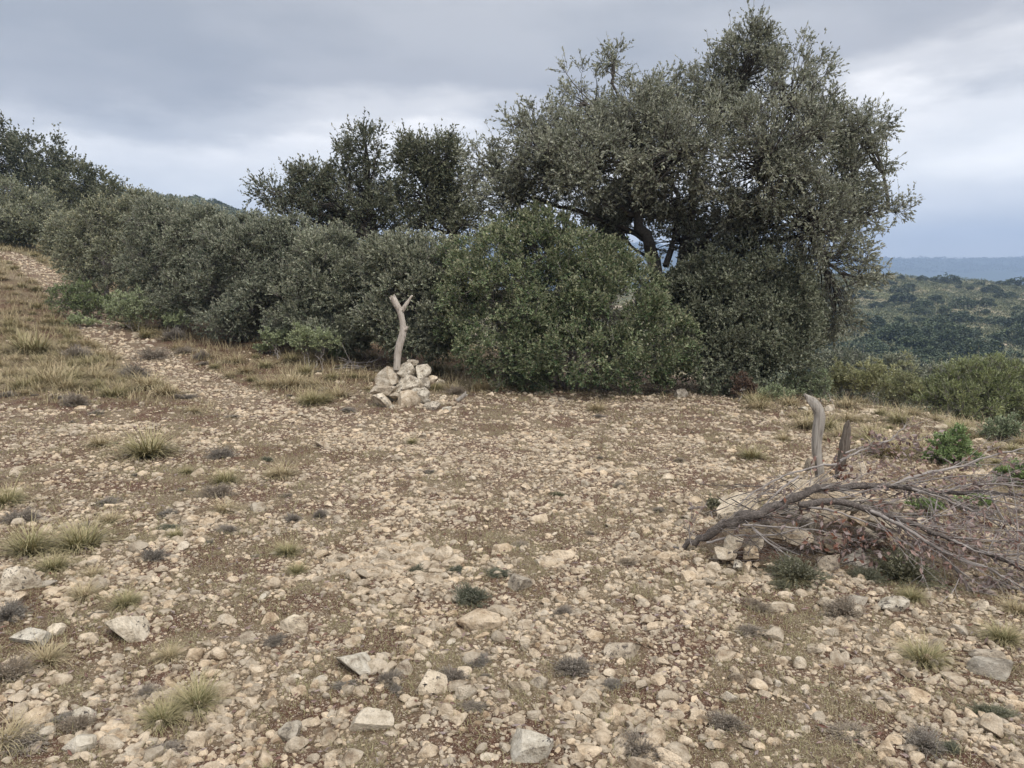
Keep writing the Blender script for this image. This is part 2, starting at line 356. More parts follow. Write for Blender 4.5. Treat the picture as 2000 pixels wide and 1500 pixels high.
# ------------------------------------------------------------------ ground: one sheet to the horizon
def build_ground():
    front = np.radians(np.linspace(-44, 44, 440)); back = np.radians(np.linspace(44, 316, 70))[1:-1]
    az = np.concatenate([front, back]); na = len(az)
    rr = np.concatenate([[.02], np.exp(np.linspace(math.log(.5), math.log(3050), 470))]); nr = len(rr)
    A, R = np.meshgrid(az, rr); X = R*np.sin(A); Y = R*np.cos(A); Z = H(X, Y)
    V = np.stack([X, Y, Z], -1).reshape(-1, 3)
    i = np.arange(nr*na).reshape(nr, na); j = np.roll(i, -1, 1)
    Q = np.stack([i[:-1], i[1:], j[1:], j[:-1]], -1).reshape(-1, 4)
    x, y = V[:, 0], V[:, 1]; d = np.hypot(x, y)
    stony = np.clip(1-grassy(x, y), 0, 1); far = np.clip((d-22)/18, 0, 1)*(trail_dist(x, y) > .6)
    o = link('ground', mesh_np('ground', V, Q, M_GROUND, True, {'stony': stony, 'far': far, 'wood': np.clip((d-900)/600, 0, 1)}))
    meta(o, kind='structure')
build_ground()
# ------------------------------------------------------------------ rocks
def rock_unit(sub, seed, planes=13, nz=.05, lo=.42, hi=.86):
    r = np.random.default_rng(seed)
    bm = bmesh.new(); bmesh.ops.create_icosphere(bm, subdivisions=sub, radius=1)
    V = np.array([v.co[:] for v in bm.verts]); Fc = np.array([[v.index for v in f.verts] for f in bm.faces]); bm.free()
    for k in range(planes):
        n = norm(r.normal(size=3)); off = r.uniform(lo, hi); dd = V@n-off
        V = V-np.where(dd > 0, dd*.97, 0)[:, None]*n
    if nz:
        rad = np.zeros(len(V))
        for f, a in ((1.7, 1), (3.5, .5), (7.5, .3), (15, .14)):
            w = sn(V[:, 0]*f, V[:, 1]*f, 6.28, int(seed*10+f), V[:, 2]*f)
            rad += a*(w if f < 3 else .8-2.2*np.exp(-(w*2.6)**2)*.7)
        V = V*(1+nz*rad)[:, None]
    mn, mx = V.min(0), V.max(0); V = (V-(mn+mx)/2)/(mx-mn)
    return V, Fc
BIG = []
for k in range(14):
    v, f = rock_unit(4, 100+k, 9+k % 4, .04, .34, .66) if k % 3 else rock_unit(4, 100+k, 16, .05)
    ms = {}
    for nm, mt in (('tan', M_ROCK), ('grey', M_ROCKGREY), ('white', M_ROCKWHITE)):
        me = mesh_np('rock_shape', v, f, mt, True)
        try: me.set_sharp_from_angle(angle=math.radians(26))
        except Exception: pass
        ms[nm] = me
    BIG.append(ms)
SMALL = [mesh_np('rock_shape', *rock_unit(3, 200+k, 9, .03, .36, .72), M_ROCK, True) for k in range(12)]
for me in SMALL: me.set_sharp_from_angle(angle=math.radians(35))
rcount = [0]; ROCKPOS = []; LAND = []
def rock_at(c, dims, label, group=None, mat='tan', rot=None, var=None, name='limestone_rock', cat='rock'):
    k = rcount[0]; rcount[0] += 1
    o = link(name, BIG[(k*5+3) % 14 if var is None else var][mat])
    o.location = c; o.scale = dims; o.rotation_euler = rot or (random.uniform(-.15, .15), random.uniform(-.15, .15), random.uniform(-.5, .5))
    ROCKPOS.append((c[0], c[1], max(dims[:2])*.5))
    return meta(o, label, cat, group)
# loose rocks on the ground: centre, width, height in the photo, look, landmark phrase
GR = [
 (30,1130,84,66,'white','large pitted grey rock at the left edge of the clearing','the pitted grey rock at the left'),
 (245,1222,94,68,'white','large whitish rock with dark lichen spots in the left foreground','the spotted white rock at the left'),
 (62,1240,92,34,'white','long low whitish rock lying left of the spotted rock','the long low rock at the left'),
 (108,1229,36,30,'white','small whitish rock against the end of the long low rock at the left',None),
 (575,1216,62,42,'white','crumbly whitish rock with dark flecks among the foreground gravel','the crumbly flecked rock'),
 (935,1208,96,58,'tan','broad tan rock half sunk in the middle foreground','the broad tan rock in the middle'),
 (860,1078,56,38,'tan','rounded tan rock alone beyond the middle foreground','the rounded lone tan rock'),
 (1012,1138,56,36,'grey','greyish rock with a flat top beyond the broad tan rock','the grey flat-topped rock'),
 (1100,1082,52,22,'tan','small orange-tan rock, smooth, in the middle of the clearing','the orange-tan rock'),
 (980,1070,42,20,'tan','low tan rock between the rounded rock and the orange-tan rock',None),
 (1225,1266,98,34,'grey','long flat grey rock in the right foreground gravel','the long flat grey rock'),
 (1148,1355,54,42,'tan','squat cracked tan rock in front of the long flat grey rock','the squat cracked rock'),
 (1035,1452,92,74,'white','big cracked pale rock with a black patch at the bottom edge','the big cracked rock at the bottom'),
 (842,1330,66,58,'white','bent pale rock standing out of the gravel, bottom centre','the bent pale rock'),
 (908,1350,48,38,'tan','oblong tan rock leaning right, next to the bent pale rock',None),
 (692,1292,82,48,'white','whitish outcrop of bedrock in the centre foreground','the whitish outcrop'),
 (722,1402,88,52,'white','broad cracked outcrop of pale bedrock near the bottom edge','the broad cracked outcrop'),
 (565,1420,46,66,'grey','gnarled grey upright rock near the bottom edge','the gnarled grey rock'),
 (162,1393,58,34,'white','pale rock in the lower left corner, upper of two','the lower left corner rocks'),
 (152,1450,68,46,'white','pale slanted rock in the lower left corner, lower of two',None),
 (1047,1330,52,26,'grey','low grey rock above the squat cracked rock',None),
 (1946,1306,98,34,'grey','wide flat grey rock at the lower right edge','the wide flat rock at the right edge'),
 (1936,1281,70,22,'grey','flat grey rock just behind the wide flat rock at the right edge',None),
 (502,990,32,26,'tan','clean pale block-shaped rock on the left part of the clearing','the pale block on the left'),
 (424,1019,26,16,'tan','small wedge-shaped pale rock left of the pale block',None),
 (252,1050,32,18,'tan','small pale rock right of the two big grass tussocks','the pale rock by the tussocks'),
 (378,1275,42,26,'tan','pale angular rock right of the spotted white rock',None),
 (835,1465,44,30,'tan','rounded tan rock at the bottom edge left of the big cracked rock',None),
 (1330,768,28,24,'grey','grey rock at the foot of the round green bush, right end','the grey rock at the foot of the bush'),
 (630,867,32,20,'tan','tan wedge-shaped rock on the gravel below the stone cairn','the tan wedge below the cairn'),
 (157,797,26,14,'tan','low pale rock left of the trail below the dry grass','the low rock below the dry grass'),
 (1298,1088,28,26,'tan','white-topped rock at the broken end of the fallen branch','the rock at the branch end'),
 (1393,1108,32,30,'tan','pale pointed rock below the fallen branch','the pointed rock below the branch'),
 (1748,1176,66,38,'white','long clean white rock in front of the brush pile','the long white rock by the brush pile'),
 (1912,1180,40,30,'white','white rock with a side spur right of the long white rock','the spurred white rock'),
 (1680,1172,46,16,'grey','thin flat stone left of the long white rock',None),
 (1530,1184,46,20,'tan','low tan rock in front of the thyme bush by the pile',None),
 (1928,1048,44,20,'tan','pale slab under the right part of the fallen branch',None),
 (1984,1104,30,34,'tan','pale rock at the right edge under the branch tips',None),
 (1414,976,54,26,'tan','pale rock behind the thick end of the fallen branch',None),
 (1690,770,66,26,'grey','low grey bedrock outcrop behind the curved post','the bedrock behind the curved post'),
 (1722,776,50,30,'grey','hump of grey bedrock at the edge of the yellow-green scrub',None),
 (1622,797,26,18,'tan','small tan rock at the foot of the scrub behind the curved post',None),
 (1570,798,20,14,'white','small white rock left of the curved post top',None),
 (1885,838,34,12,'tan','flat pale stone in front of the juniper',None),
 (1838,834,26,14,'tan','small pale stone in front of the juniper, left one',None),
 (1700,802,30,10,'tan','flat stone below the grey bedrock hump',None),
 (730,1020,24,14,'tan','small pale rock in the middle left of the gravel',None),
 (1645,1280,30,24,'tan','orange-flecked round stone in the right foreground','the round stone on the right'),
 (1520,1262,28,24,'tan','reddish angular stone in the right foreground gravel',None),
 (1440,1322,30,24,'tan','tan egg-shaped stone below the reddish stone',None),
 (1285,1328,34,20,'tan','smooth tan stone below the long flat grey rock',None),
 (1215,1405,34,30,'tan','twin tan stones pressed together near the bottom edge',None),
 (1140,1418,30,30,'tan','ochre stone right above the big cracked rock',None),
 (1360,1178,32,16,'tan','dome-shaped tan stone below the pointed rock',None),
 (1305,930,30,14,'tan','low tan rock in the middle distance left of the post',None),
 (880,1002,26,16,'tan','pale stone left of the rounded lone rock',None),
 (1340,1010,24,14,'grey','small grey stone left of the branch butt',None),
 (300,1130,34,16,'white','low white stone right of the pitted grey rock',None),
 (90,1140,34,14,'grey','flat stone touching the right side of the pitted grey rock',None),
 (480,1245,44,26,'tan','angular tan stone left of the crumbly flecked rock',None),
 (228,1385,30,30,'tan','upright pale stone right of the lower left corner rocks',None)]
placed_px = []
for (px, py, w, h, mt, lab, ph) in GR:
    g = G(px, py+h*.32)
    d = g.y; sc = d/F
    wm, hm = w*sc, 1.35*max(.35*w*sc, min(h*sc*.95, w*sc*.9))
    dm = wm*random.uniform(.65, .85)
    if h > w: hm = h*sc*.8; dm = wm
    rock_at((g.x, g.y+dm*.15, g.z+hm*.04), (wm*1.05, dm*1.1, hm), lab, 'rocks on the clearing', mt, (random.uniform(-.1, .1), random.uniform(-.1, .1), random.uniform(-.25, .25)))
    placed_px.append((px, py, w)); 
    if ph: LAND.append((px, py, ph))
LAND += [(790, 760, 'the stone cairn'), (105, 1075, 'the big tussocks at the left'), (1467, 890, 'the small tussock by the branch'), (1800, 1280, 'the tussock at the lower right'),
         (360, 1390, 'the tussock pair at the bottom'), (920, 1160, 'the dark cushion shrub'), (1590, 860, 'the curved post'), (805, 860, 'the tiny green tuft')]
ONES = 'first second third fourth fifth sixth seventh eighth ninth tenth eleventh twelfth thirteenth fourteenth fifteenth sixteenth seventeenth eighteenth nineteenth'.split()
TENS = {2: ('twentieth', 'twenty'), 3: ('thirtieth', 'thirty'), 4: ('fortieth', 'forty'), 5: ('fiftieth', 'fifty')}
def ordw(n):
    if n < 20: return ONES[n-1]
    a, b = TENS[n//10]; return a if n % 10 == 0 else b+'-'+ONES[n % 10-1]
def autolabel(items, noun, land=None):
    """items (object, px, py, look): a label from the nearest landmark, the side and the rank"""
    land = land or LAND; groups = {}
    for it in items:
        o, px, py, look = it
        k = min(range(len(land)), key=lambda i: (land[i][0]-px)**2+((land[i][1]-py)*1.6)**2)
        dx, dy = px-land[k][0], py-land[k][1]
        side = ('right of' if dx > 0 else 'left of') if abs(dx) > 1.4*abs(dy) else ('in front of' if dy > 0 else 'behind')
        groups.setdefault((k, side), []).append((math.hypot(dx, dy), o, look))
    for (k, side), L in groups.items():
        L.sort(key=lambda q: q[0])
        for i, (_, o, look) in enumerate(L):
            rank = 'nearest' if i == 0 else ordw(i+1)+' nearest'
            o['label'] = ' '.join(f'{look} {noun}, {rank} {side} {land[k][2]}'.split()[:16])
# the rest of the countable rocks
items = []
tries = 0
while len(items) < 215 and tries < 6000:
    tries += 1
    v = random.random()**.8; py = 800+v*690; px = random.uniform(10, 1990)
    g = G(px, py)
    if g is None: continue
    if grassy(g.x, g.y) > .6 and random.random() < .75: continue
    w = random.choice((16, 18, 20, 22, 26, 30, 36))*(.55+.85*v)
    if any(abs(px-a) < (w+c)*.5 and abs(py-b) < (w+c)*.34 for a, b, c in placed_px): continue
    if abs(px-1640) < 330 and 900 < py < 1170: continue
    placed_px.append((px, py, w)); sc = g.y/F; wm = w*sc; dm = wm*random.uniform(.6, 1); hm = wm*random.uniform(.42, .75)
    o = link('limestone_rock', random.choice(SMALL)); o.location = (g.x, g.y, g.z+hm*.1); o.scale = (wm, dm, hm*1.2)
    o.rotation_euler = (random.uniform(-.2, .2), random.uniform(-.2, .2), random.uniform(0, 6.28))
    ROCKPOS.append((g.x, g.y, wm*.5))
    meta(o, 'x', 'rock', 'rocks on the clearing'); items.append((o, px, py, 'tan' if random.random() < 2 else ''))
autolabel(items, 'limestone rock')
# ------------------------------------------------------------------ gravel (uncountable)
def build_gravel(name, n, d0, d1, med, sg, sub, pixmin, keep, label):
    r = np.random.default_rng(hash(name) % 1000 if False else int(d0*17)+sub)
    y = np.sqrt(r.uniform(d0*d0, d1*d1, n)); n = int(n*1.3); y = np.sqrt(r.uniform(d0*d0, d1*d1, n)); x = y*r.uniform(-.97, .97, n)
    g = grassy(x, y); pt = patch(x, y)
    tr_ = trail_dist(x, y)+.1*sn(x, y, .9, 35); pt = np.where(tr_ < .5, -.35, np.where(tr_ < .75, pt-.1, pt)); g = np.where(tr_ < .5, 0, g)
    s = med*np.exp(sg*r.normal(size=n)+.28*sn(x, y, 1.7, 33)); s = np.clip(s, .008, .11)
    ok = r.uniform(size=n) < np.clip((1-g*.93)*(.56-.62*pt), .03, 1)*keep(x, y)
    ok &= np.hypot((x-MOUND[0])/1.0, (y-MOUND[1]+.1)/.62) > .9
    for (a, b, q) in ROCKPOS:
        if q > .035: ok &= (x-a)**2+(y-b)**2 > (q*.85)**2
    x, y, s = x[ok], y[ok], s[ok]; n = len(x)
    base = [rock_unit(sub, 300+k, 9 if sub > 1 else 5, .03 if sub > 1 else 0) for k in range(10)]
    Vs, Fs, Ts, off = [], [], [], 0
    which = r.integers(0, 10, n); z = H(x, y)
    for k in range(10):
        i = np.where(which == k)[0]
        if not len(i): continue
        v, f = base[k]; m = len(i)
        th = r.uniform(0, 2*PI, m); tl = r.normal(0, .35, m)
        dims = np.stack([s[i]*r.uniform(.8, 1.25, m), s[i]*r.uniform(.6, 1.0, m), s[i]*r.uniform(.35, .8, m)], -1)
        q = v[None]*dims[:, None]
        c, sn_ = np.cos(tl)[:, None], np.sin(tl)[:, None]; q = np.stack([q[..., 0], q[..., 1]*c-q[..., 2]*sn_, q[..., 1]*sn_+q[..., 2]*c], -1)
        c, sn_ = np.cos(th)[:, None], np.sin(th)[:, None]; q = np.stack([q[..., 0]*c-q[..., 1]*sn_, q[..., 0]*sn_+q[..., 1]*c, q[..., 2]], -1)
        q = q+np.stack([x[i], y[i], z[i]+dims[:, 2]*r.uniform(-.03, .26, m)], -1)[:, None]
        Vs.append(q.reshape(-1, 3)); Fs.append((f[None]+(np.arange(m)*len(v))[:, None, None]+off).reshape(-1, 3)); off += m*len(v)
        Ts.append(np.repeat(r.uniform(0, 1, m), len(v)))
    return np.concatenate(Vs), np.concatenate(Fs), np.concatenate(Ts)
one = lambda x, y: 1.0
parts = [build_gravel('a', 56000, 2.1, 5.2, .0185, .54, 2, 0, one, ''),
         build_gravel('b', 54000, 5.2, 8.5, .021, .52, 1, 0, one, ''),
         build_gravel('c', 52000, 8.5, 14.5, .028, .5, 1, 0, one, ''),
         build_gravel('d', 60000, 14.5, 36, .07, .4, 1, 0, lambda x, y: (trail_dist(x, y) < .55)*1.0, '')]
V, Fc, off = [], [], 0
for v, f, t in parts: Fc.append(f+off); V.append(v); off += len(v)
go = link('gravel', mesh_np('gravel', np.concatenate(V), np.concatenate(Fc), M_GRAVEL, False, {'tone': np.concatenate([p[2] for p in parts])}))
meta(go, 'pale limestone gravel and pebbles strewn over the whole clearing', 'gravel', kind='stuff')
# ------------------------------------------------------------------ grass
def blades(B, az, Ln, lean, curl, wd, tone, K=4):
    n = len(B); t = np.linspace(0, 1, K+1)[None, :]
    ang = lean[:, None]+curl[:, None]*t                      # from vertical
    dirh = np.stack([np.sin(az), np.cos(az)], -1)
    seg = Ln[:, None]/K
    hx = np.cumsum(np.sin(ang)*seg, 1)-np.sin(ang[:, :1])*seg; hz = np.cumsum(np.cos(ang)*seg, 1)-np.cos(ang[:, :1])*seg
    Cn = np.stack([B[:, None, 0]+dirh[:, None, 0]*hx, B[:, None, 1]+dirh[:, None, 1]*hx, B[:, None, 2]+hz], -1)
    side = np.stack([dirh[:, 1], -dirh[:, 0], np.zeros(n)], -1)[:, None]
    w = (wd[:, None]*(1-.85*t**1.5))[..., None]*.5
    V = np.stack([Cn-side*w, Cn+side*w], 2)                  # n,K+1,2,3
    idx = np.arange(n*(K+1)*2).reshape(n, K+1, 2)
    Q = np.stack([idx[:, :-1, 0], idx[:, :-1, 1], idx[:, 1:, 1], idx[:, 1:, 0]], -1).reshape(-1, 4)
    al = np.repeat(np.broadcast_to(t, (n, K+1))[..., None], 2, -1)
    return V.reshape(-1, 3), Q, al.ravel(), np.repeat(tone, (K+1)*2)
def tuft_mesh(seed, n, m, ln=1.0, spread=.35, stiff=.5):
    r = np.random.default_rng(seed)
    a = r.uniform(0, 2*PI, n); rad = np.sqrt(r.uniform(0, 1, n))*spread*.45
    B = np.stack([np.sin(a)*rad, np.cos(a)*rad, np.full(n, -.02)], -1)
    az = a+r.normal(0, 1.1, n); Ln = ln*r.uniform(.3, 1.0, n)*(1+.25*np.sin(a*2+seed))
    lean = rad/spread*1.1+np.abs(r.normal(0, .28, n)); curl = r.uniform(.0, 1.7, n)*stiff
    v, q, al, tn = blades(B, az, Ln, lean, curl, np.full(n, .015)*r.uniform(.7, 1.3, n), r.uniform(0, 1, n)**1.5)
    return mesh_np('tuft_shape', v, q, m, False, {'along': al, 'tone': tn})
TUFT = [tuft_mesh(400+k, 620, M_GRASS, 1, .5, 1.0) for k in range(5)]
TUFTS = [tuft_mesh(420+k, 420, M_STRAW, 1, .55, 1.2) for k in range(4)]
# tussocks noted in the photograph: base px, base py, spread px, straw?, label
TU = [
 (60,1078,130,0,'large green-based grass tussock at the left edge, leftmost of a group of three'),
 (158,1068,125,0,'large wind-swept grass tussock, right one of the group at the left'),
 (105,1112,80,0,'upright grey-green tussock in front of the two large ones at the left'),
 (12,985,90,0,'bushy grass tussock cut by the left picture edge above the big group'),
 (385,1378,125,0,'large stiff grass tussock at the bottom left, right of a pair'),
 (318,1408,110,0,'grass tussock at the bottom left, left of a pair'),
 (330,1285,75,1,'small straw tussock right of the spotted white rock'),
 (245,1180,75,0,'low grass tussock beyond the spotted white rock'),
 (165,1165,75,1,'thin straw tuft right of the pitted grey rock'),
 (290,890,120,0,'wide green-gold tussock in the middle of the left clearing'),
 (195,870,65,1,'flat straw tuft left of the wide green-gold tussock'),
 (440,942,62,0,'small tussock above the pale block on the left'),
 (552,930,66,1,'straw tuft in the left middle of the gravel'),
 (100,752,95,1,'pale dry tussock at the lower left of the trailside grass'),
 (222,775,75,0,'dark-based tussock at the front of the trailside grass'),
 (290,758,85,1,'pale fanned tussock beside the trail'),
 (62,690,110,0,'dark-green-hearted tussock at the left edge by the trail'),
 (562,1082,66,0,'small green tuft in the centre left gravel'),
 (580,1118,52,0,'smaller green tuft in front of the small green one'),
 (806,866,30,0,'tiny green tuft below the stone cairn'),
 (1467,895,60,0,'small round tussock left of the curved post'),
 (1805,1292,110,0,'spiky straw-green tussock at the lower right'),
 (575,755,85,1,'orange-tinted straw tussock left of the cairn'),
 (655,775,85,1,'reddish straw tussock touching the cairn on its left'),
 (480,728,55,1,'little straw tuft right of the trail'),
 (375,805,46,1,'little brown tuft where the trail opens out'),
 (1985,1195,80,1,'orange-brown tussock at the right edge under the branch tips'),
 (12,1450,110,1,'blurred orange-brown tussock in the bottom left corner'),
 (1165,802,50,1,'straw tuft right of the cairn near the bush'),
 (1035,765,50,1,'tall thin straw tuft against the round green bush'),
 (1655,782,80,1,'golden tussock beside the grey bedrock'),
 (1550,1130,60,0,'upright green tuft inside the thyme by the pile'),
 (1780,1170,60,0,'small tuft between the long white rock and the pile'),
 (1960,1250,80,0,'loose pale tuft near the right edge above the wide flat rock'),
 (1530,860,50,1,'pale tuft left of the curved post top')]
def put_tuft(px, py, w, lib, name='grass_tussock', hk=1.0):
    g = G(px, py)
    if g is None: return None
    s = w*g.y/F*.8*random.uniform(.9, 1.1)
    o = link(name, lib); o.location = (g.x, g.y, g.z); o.scale = (s, s, s*.78*hk); o.rotation_euler = (0, 0, random.uniform(0, 6.28))
    return o
for (px, py, w, st, lab) in TU:
    o = put_tuft(px, py, w, random.choice(TUFTS if st else TUFT)); meta(o, lab, 'grass tussock', 'grass tussocks')
TLAND = [(60, 1078, 'the big tussocks at the left'), (290, 890, 'the wide green-gold tussock'), (100, 752, 'the pale dry tussock at the left'), (290, 758, 'the fanned tussock by the trail'),
         (62, 690, 'the dark-hearted tussock'), (60, 520, 'the top of the trail'), (190, 650, 'the bend in the trail'), (480, 700, 'the thicket foot by the trail'), (655, 775, 'the stone cairn'),
         (1035, 765, 'the round green bush'), (1655, 782, 'the grey bedrock'), (385, 1378, 'the tussock pair at the bottom'), (1467, 895, 'the small tussock by the branch'), (1805, 1290, 'the spiky tussock at the lower right'), (1040, 1450, 'the big cracked rock at the bottom')]
items = []; tries = 0; tp = [(a, b) for a, b, *_ in TU]
while len(items) < 230 and tries < 16000:
    tries += 1
    z = random.random()
    if z < .45: px, py = random.uniform(0, 350), random.uniform(600, 770)
    elif z < .6: px, py = random.uniform(0, 180), random.uniform(500, 640)
    elif z < .8: px, py = random.uniform(400, 1250), random.uniform(670, 800)
    elif z < .9: px, py = random.uniform(1400, 2000), random.uniform(770, 900)
    else: px, py = random.uniform(0, 1990), random.uniform(820, 1480)
    g = G(px, py)
    if g is None or g.y > 45: continue
    gr = float(grassy(np.array(g.x), np.array(g.y)))
    if gr < (.5 if z < .8 else .25): continue
    if trail_dist(np.array(g.x), np.array(g.y)) < .5: continue
    if any(abs(px-a) < 16 and abs(py-b) < 9 for a, b in tp): continue
    w = random.uniform(.22, .5)*F/g.y
    if z > .9: w *= .5
    st = random.random() < .62
    o = put_tuft(px, py, w, random.choice(TUFTS if st else TUFT)); tp.append((px, py))
    meta(o, 'x', 'grass tussock', 'grass tussocks'); items.append((o, px, py, 'straw-coloured' if st else 'greenish'))
autolabel(items, 'tussock', TLAND)
def build_short_grass():
    r = np.random.default_rng(55); vs = []
    def blade_set(n, d0, d1, l0, l1, w, keep, lean=.9):
        y = np.sqrt(r.uniform(d0*d0, d1*d1, n)); x = y*r.uniform(-.95, .95, n)
        ok = r.uniform(size=n) < keep(x, y)*(trail_dist(x, y) > .4); x, y = x[ok], y[ok]; n = len(x)
        ok = np.hypot((x-MOUND[0])/1.0, (y-MOUND[1]+.1)/.6) > .9; x, y = x[ok], y[ok]; n = len(x)
        B = np.stack([x, y, H(x, y)-.003], -1)
        return blades(B, r.uniform(0, 6.28, n), r.uniform(l0, l1, n), np.abs(r.normal(.35, .5, n)), r.uniform(.2, 1.5, n), w*r.uniform(.7, 1.4, n), r.uniform(0, 1, n), 2)
    kp = lambda x, y: np.clip(.25+1.5*patch(x, y)+grassy(x, y)*.9, .04, 1)
    sets = [blade_set(170000, 2.1, 5, .012, .045, .0022, kp), blade_set(120000, 5, 9, .02, .055, .0038, kp), blade_set(80000, 9, 14, .03, .07, .0065, kp)]
    off = 0; V, Q, A, T = [], [], [], []
    for v, q, a, t in sets: V.append(v); Q.append(q+off); A.append(a); T.append(t); off += len(v)
    o = link('short_grass', mesh_np('short_grass', np.concatenate(V), np.concatenate(Q), M_SHORT, False, {'along': np.concatenate(A), 'tone': np.concatenate(T)}))
    meta(o, 'short dry yellow-green grass growing in mats between the stones', 'grass', kind='stuff')
    # tall straw along the foot of the thicket and beside the trail
    n = 300000; y = np.sqrt(r.uniform(9.5**2, 38**2, n)); x = y*r.uniform(-.76, .76, n)
    g = grassy(x, y); px, py = proj(x, y, H(x, y))
    ok = (r.uniform(size=n) < np.clip((g-.3)*1.6, 0, 1)*np.clip(.6+.8*sn(x, y, 1.6, 61), .05, 1)) & (trail_dist(x, y) > .5) & ~((x > 3.2) & (y < 11))
    x, y = x[ok], y[ok]; n = len(x); B = np.stack([x, y, H(x, y)-.01], -1)
    v, q, a, t = blades(B, r.uniform(0, 6.28, n), r.uniform(.07, .27, n), np.abs(r.normal(.1, .35, n)), r.uniform(.1, 1.2, n), r.uniform(.004, .010, n)*np.clip(y/14, 1, 2.2), r.uniform(0, 1, n), 3)
    o = link('dry_grass', mesh_np('dry_grass', v, q, M_STRAW, False, {'along': a, 'tone': t}))
    meta(o, 'dry straw-coloured grass along the foot of the thicket and the trail', 'grass', kind='stuff')
build_short_grass()
# ------------------------------------------------------------------ shrubs and trees
def foliage(lobes, nclump, cr, ntw, nlf, L, Wd, seed, gap=0.0, up=.35, zfloor=None, rb=.35, tipw=0.0, keepf=None):
    """lobes: (centre, (rx,ry,rz)). Returns leaf verts/quads/tone/tip, clump centres with lobe index, twig lines"""
    r = np.random.default_rng(seed)
    cs = np.array([l[0] for l in lobes], float); rs = np.array([l[1] for l in lobes], float)
    wts = (rs.prod(1))**(2/3); wts /= wts.sum()
    n = int(nclump*1.6); li = r.choice(len(lobes), n, p=wts)
    dr = rvec(n, r); rad = r.uniform(0, 1, n)**rb
    wob = 1+.16*sn(dr[:, 0]*3+li, dr[:, 1]*3, 4, seed, dr[:, 2]*3)
    c = cs[li]+dr*rs[li]*(rad*wob)[:, None]
    ok = np.ones(n, bool)
    if gap: ok &= sn(c[:, 0], c[:, 1], 1.5, seed+3, c[:, 2]*1.3) > -1+gap*1.0
    gz = H(c[:, 0], c[:, 1])
    ok &= c[:, 2] > gz+.05
    if zfloor is not None: ok &= c[:, 2] > zfloor
    if keepf is not None: ok &= keepf(c)
    c, li, dr = c[ok][:nclump], li[ok][:nclump], dr[ok][:nclump]; n = len(c)
    # twigs
    T = n*ntw; ci = np.repeat(np.arange(n), ntw)
    td = norm(dr[ci]*.75+rvec(T, r)*.85+np.array([0, 0, up])); tl = cr*r.uniform(.5, 1.35, T)
    tb = c[ci]+rvec(T, r)*cr*.35*r.uniform(0, 1, T)[:, None]
    sh = (r.uniform(size=T) < .06) & (td[:, 2] > .15); tl = np.where(sh, tl*r.uniform(1.2, 1.9, T), tl); td[sh] = norm(td[sh]+np.array([0, 0, .7]))
    te = tb+td*tl[:, None]
    K = T*nlf; ti = np.repeat(np.arange(T), nlf); s = r.uniform(.2, 1.0, K)
    B = tb[ti]+td[ti]*(tl[ti]*s)[:, None]
    D = norm(td[ti]*.95+rvec(K, r)*.7)
    ok = B[:, 2] > H(B[:, 0], B[:, 1])+.02; B, D, s, ti = B[ok], D[ok], s[ok], ti[ok]; K = len(B)
    sz = r.uniform(.6, 1.25, K)
    v, q = leaves(B, D, L*sz, Wd*sz*r.uniform(.8, 1.2, K), r)
    ctone = r.normal(0, .17, n); tone = np.clip(r.beta(2.2, 2.6, K)+ctone[ci[ti]], 0, 1)
    tip = np.clip((s-.55)*2.2, 0, 1)*tipw*np.clip(td[ti][:, 2]*.9+.35, 0, 1)*(r.uniform(size=K) < .75)
    return dict(v=v, q=q, tone=np.repeat(tone, 4), tip=np.repeat(tip, 4), c=c, li=li, tb=tb, te=te)
def crown_part(fo, name, mat, parent):
    me = mesh_np(name, fo['v']-np.array(parent.location), fo['q'], mat, False, {'tone': fo['tone'], 'tip': fo['tip']})
    return link(name, me, parent)
def wood_part(fo, lobes, base, fork, r0, name, mat, parent, seed, twig=.0035, ntwig=.5, limbs=None, extra=None, multi=0, spine=None):
    """trunk(s), limbs to the lobes, branches to the clumps and twigs"""
    r = np.random.default_rng(seed); parts = []; cs = np.array([l[0] for l in lobes], float); nl = len(lobes)
    b = np.array(base, float); fk = np.array(fork, float); off = np.array(parent.location)
    if multi == 0:
        tp = bez(b[None], fk[None], .08, 9, r); parts.append(tubes(tp, (r0*np.linspace(1.25, .85, 9))[None], 9))
        st = np.repeat(fk[None], nl, 0)
        if spine is not None:
            for i in range(nl):
                dd = np.linalg.norm(spine-cs[i], axis=1)+np.maximum(0, spine[:, 2]-cs[i, 2]+.5)*1.5
                st[i] = spine[dd.argmin()]
    else:
        st = b[None]+np.stack([r.normal(0, .12, nl), r.normal(0, .12, nl), np.zeros(nl)], -1)
    K = 11; lp = bez(st, cs, .16, K, r); lp += .02*r.normal(size=lp.shape)*np.linspace(0, 1, K)[None, :, None]*(1-np.linspace(0, 1, K))[None, :, None]*4
    lr = (r0*(.3 if spine is not None else .42)*np.linspace(1, .25, K))[None]*np.ones((nl, 1)) if multi == 0 else (r0*np.linspace(1, .25, K))[None]*np.ones((nl, 1))
    parts.append(tubes(lp, lr, 7))
    n = len(fo['c']); kk = r.integers(4, K, n); sp = lp[fo['li'], kk]
    bp = bez(sp, fo['c'], .18, 6, r); br = (r0*.13*np.linspace(1, .3, 6))[None]*r.uniform(.6, 1.2, n)[:, None]
    parts.append(tubes(bp, br, 4))
    m = int(len(fo['tb'])*ntwig); i = r.choice(len(fo['tb']), m, replace=False)
    parts.append(tubes(bez(fo['tb'][i], fo['te'][i], .1, 3, r), np.array([[twig, twig*.8, twig*.4]])*np.ones((m, 1)), 3))
    v, q = cat_mesh(parts)
    o = link(name, mesh_np(name, v-off, q, mat, True), parent)
    for v, q in (extra or []): link('limb', mesh_np('limb', v-off, q, mat, True), o)
    return o
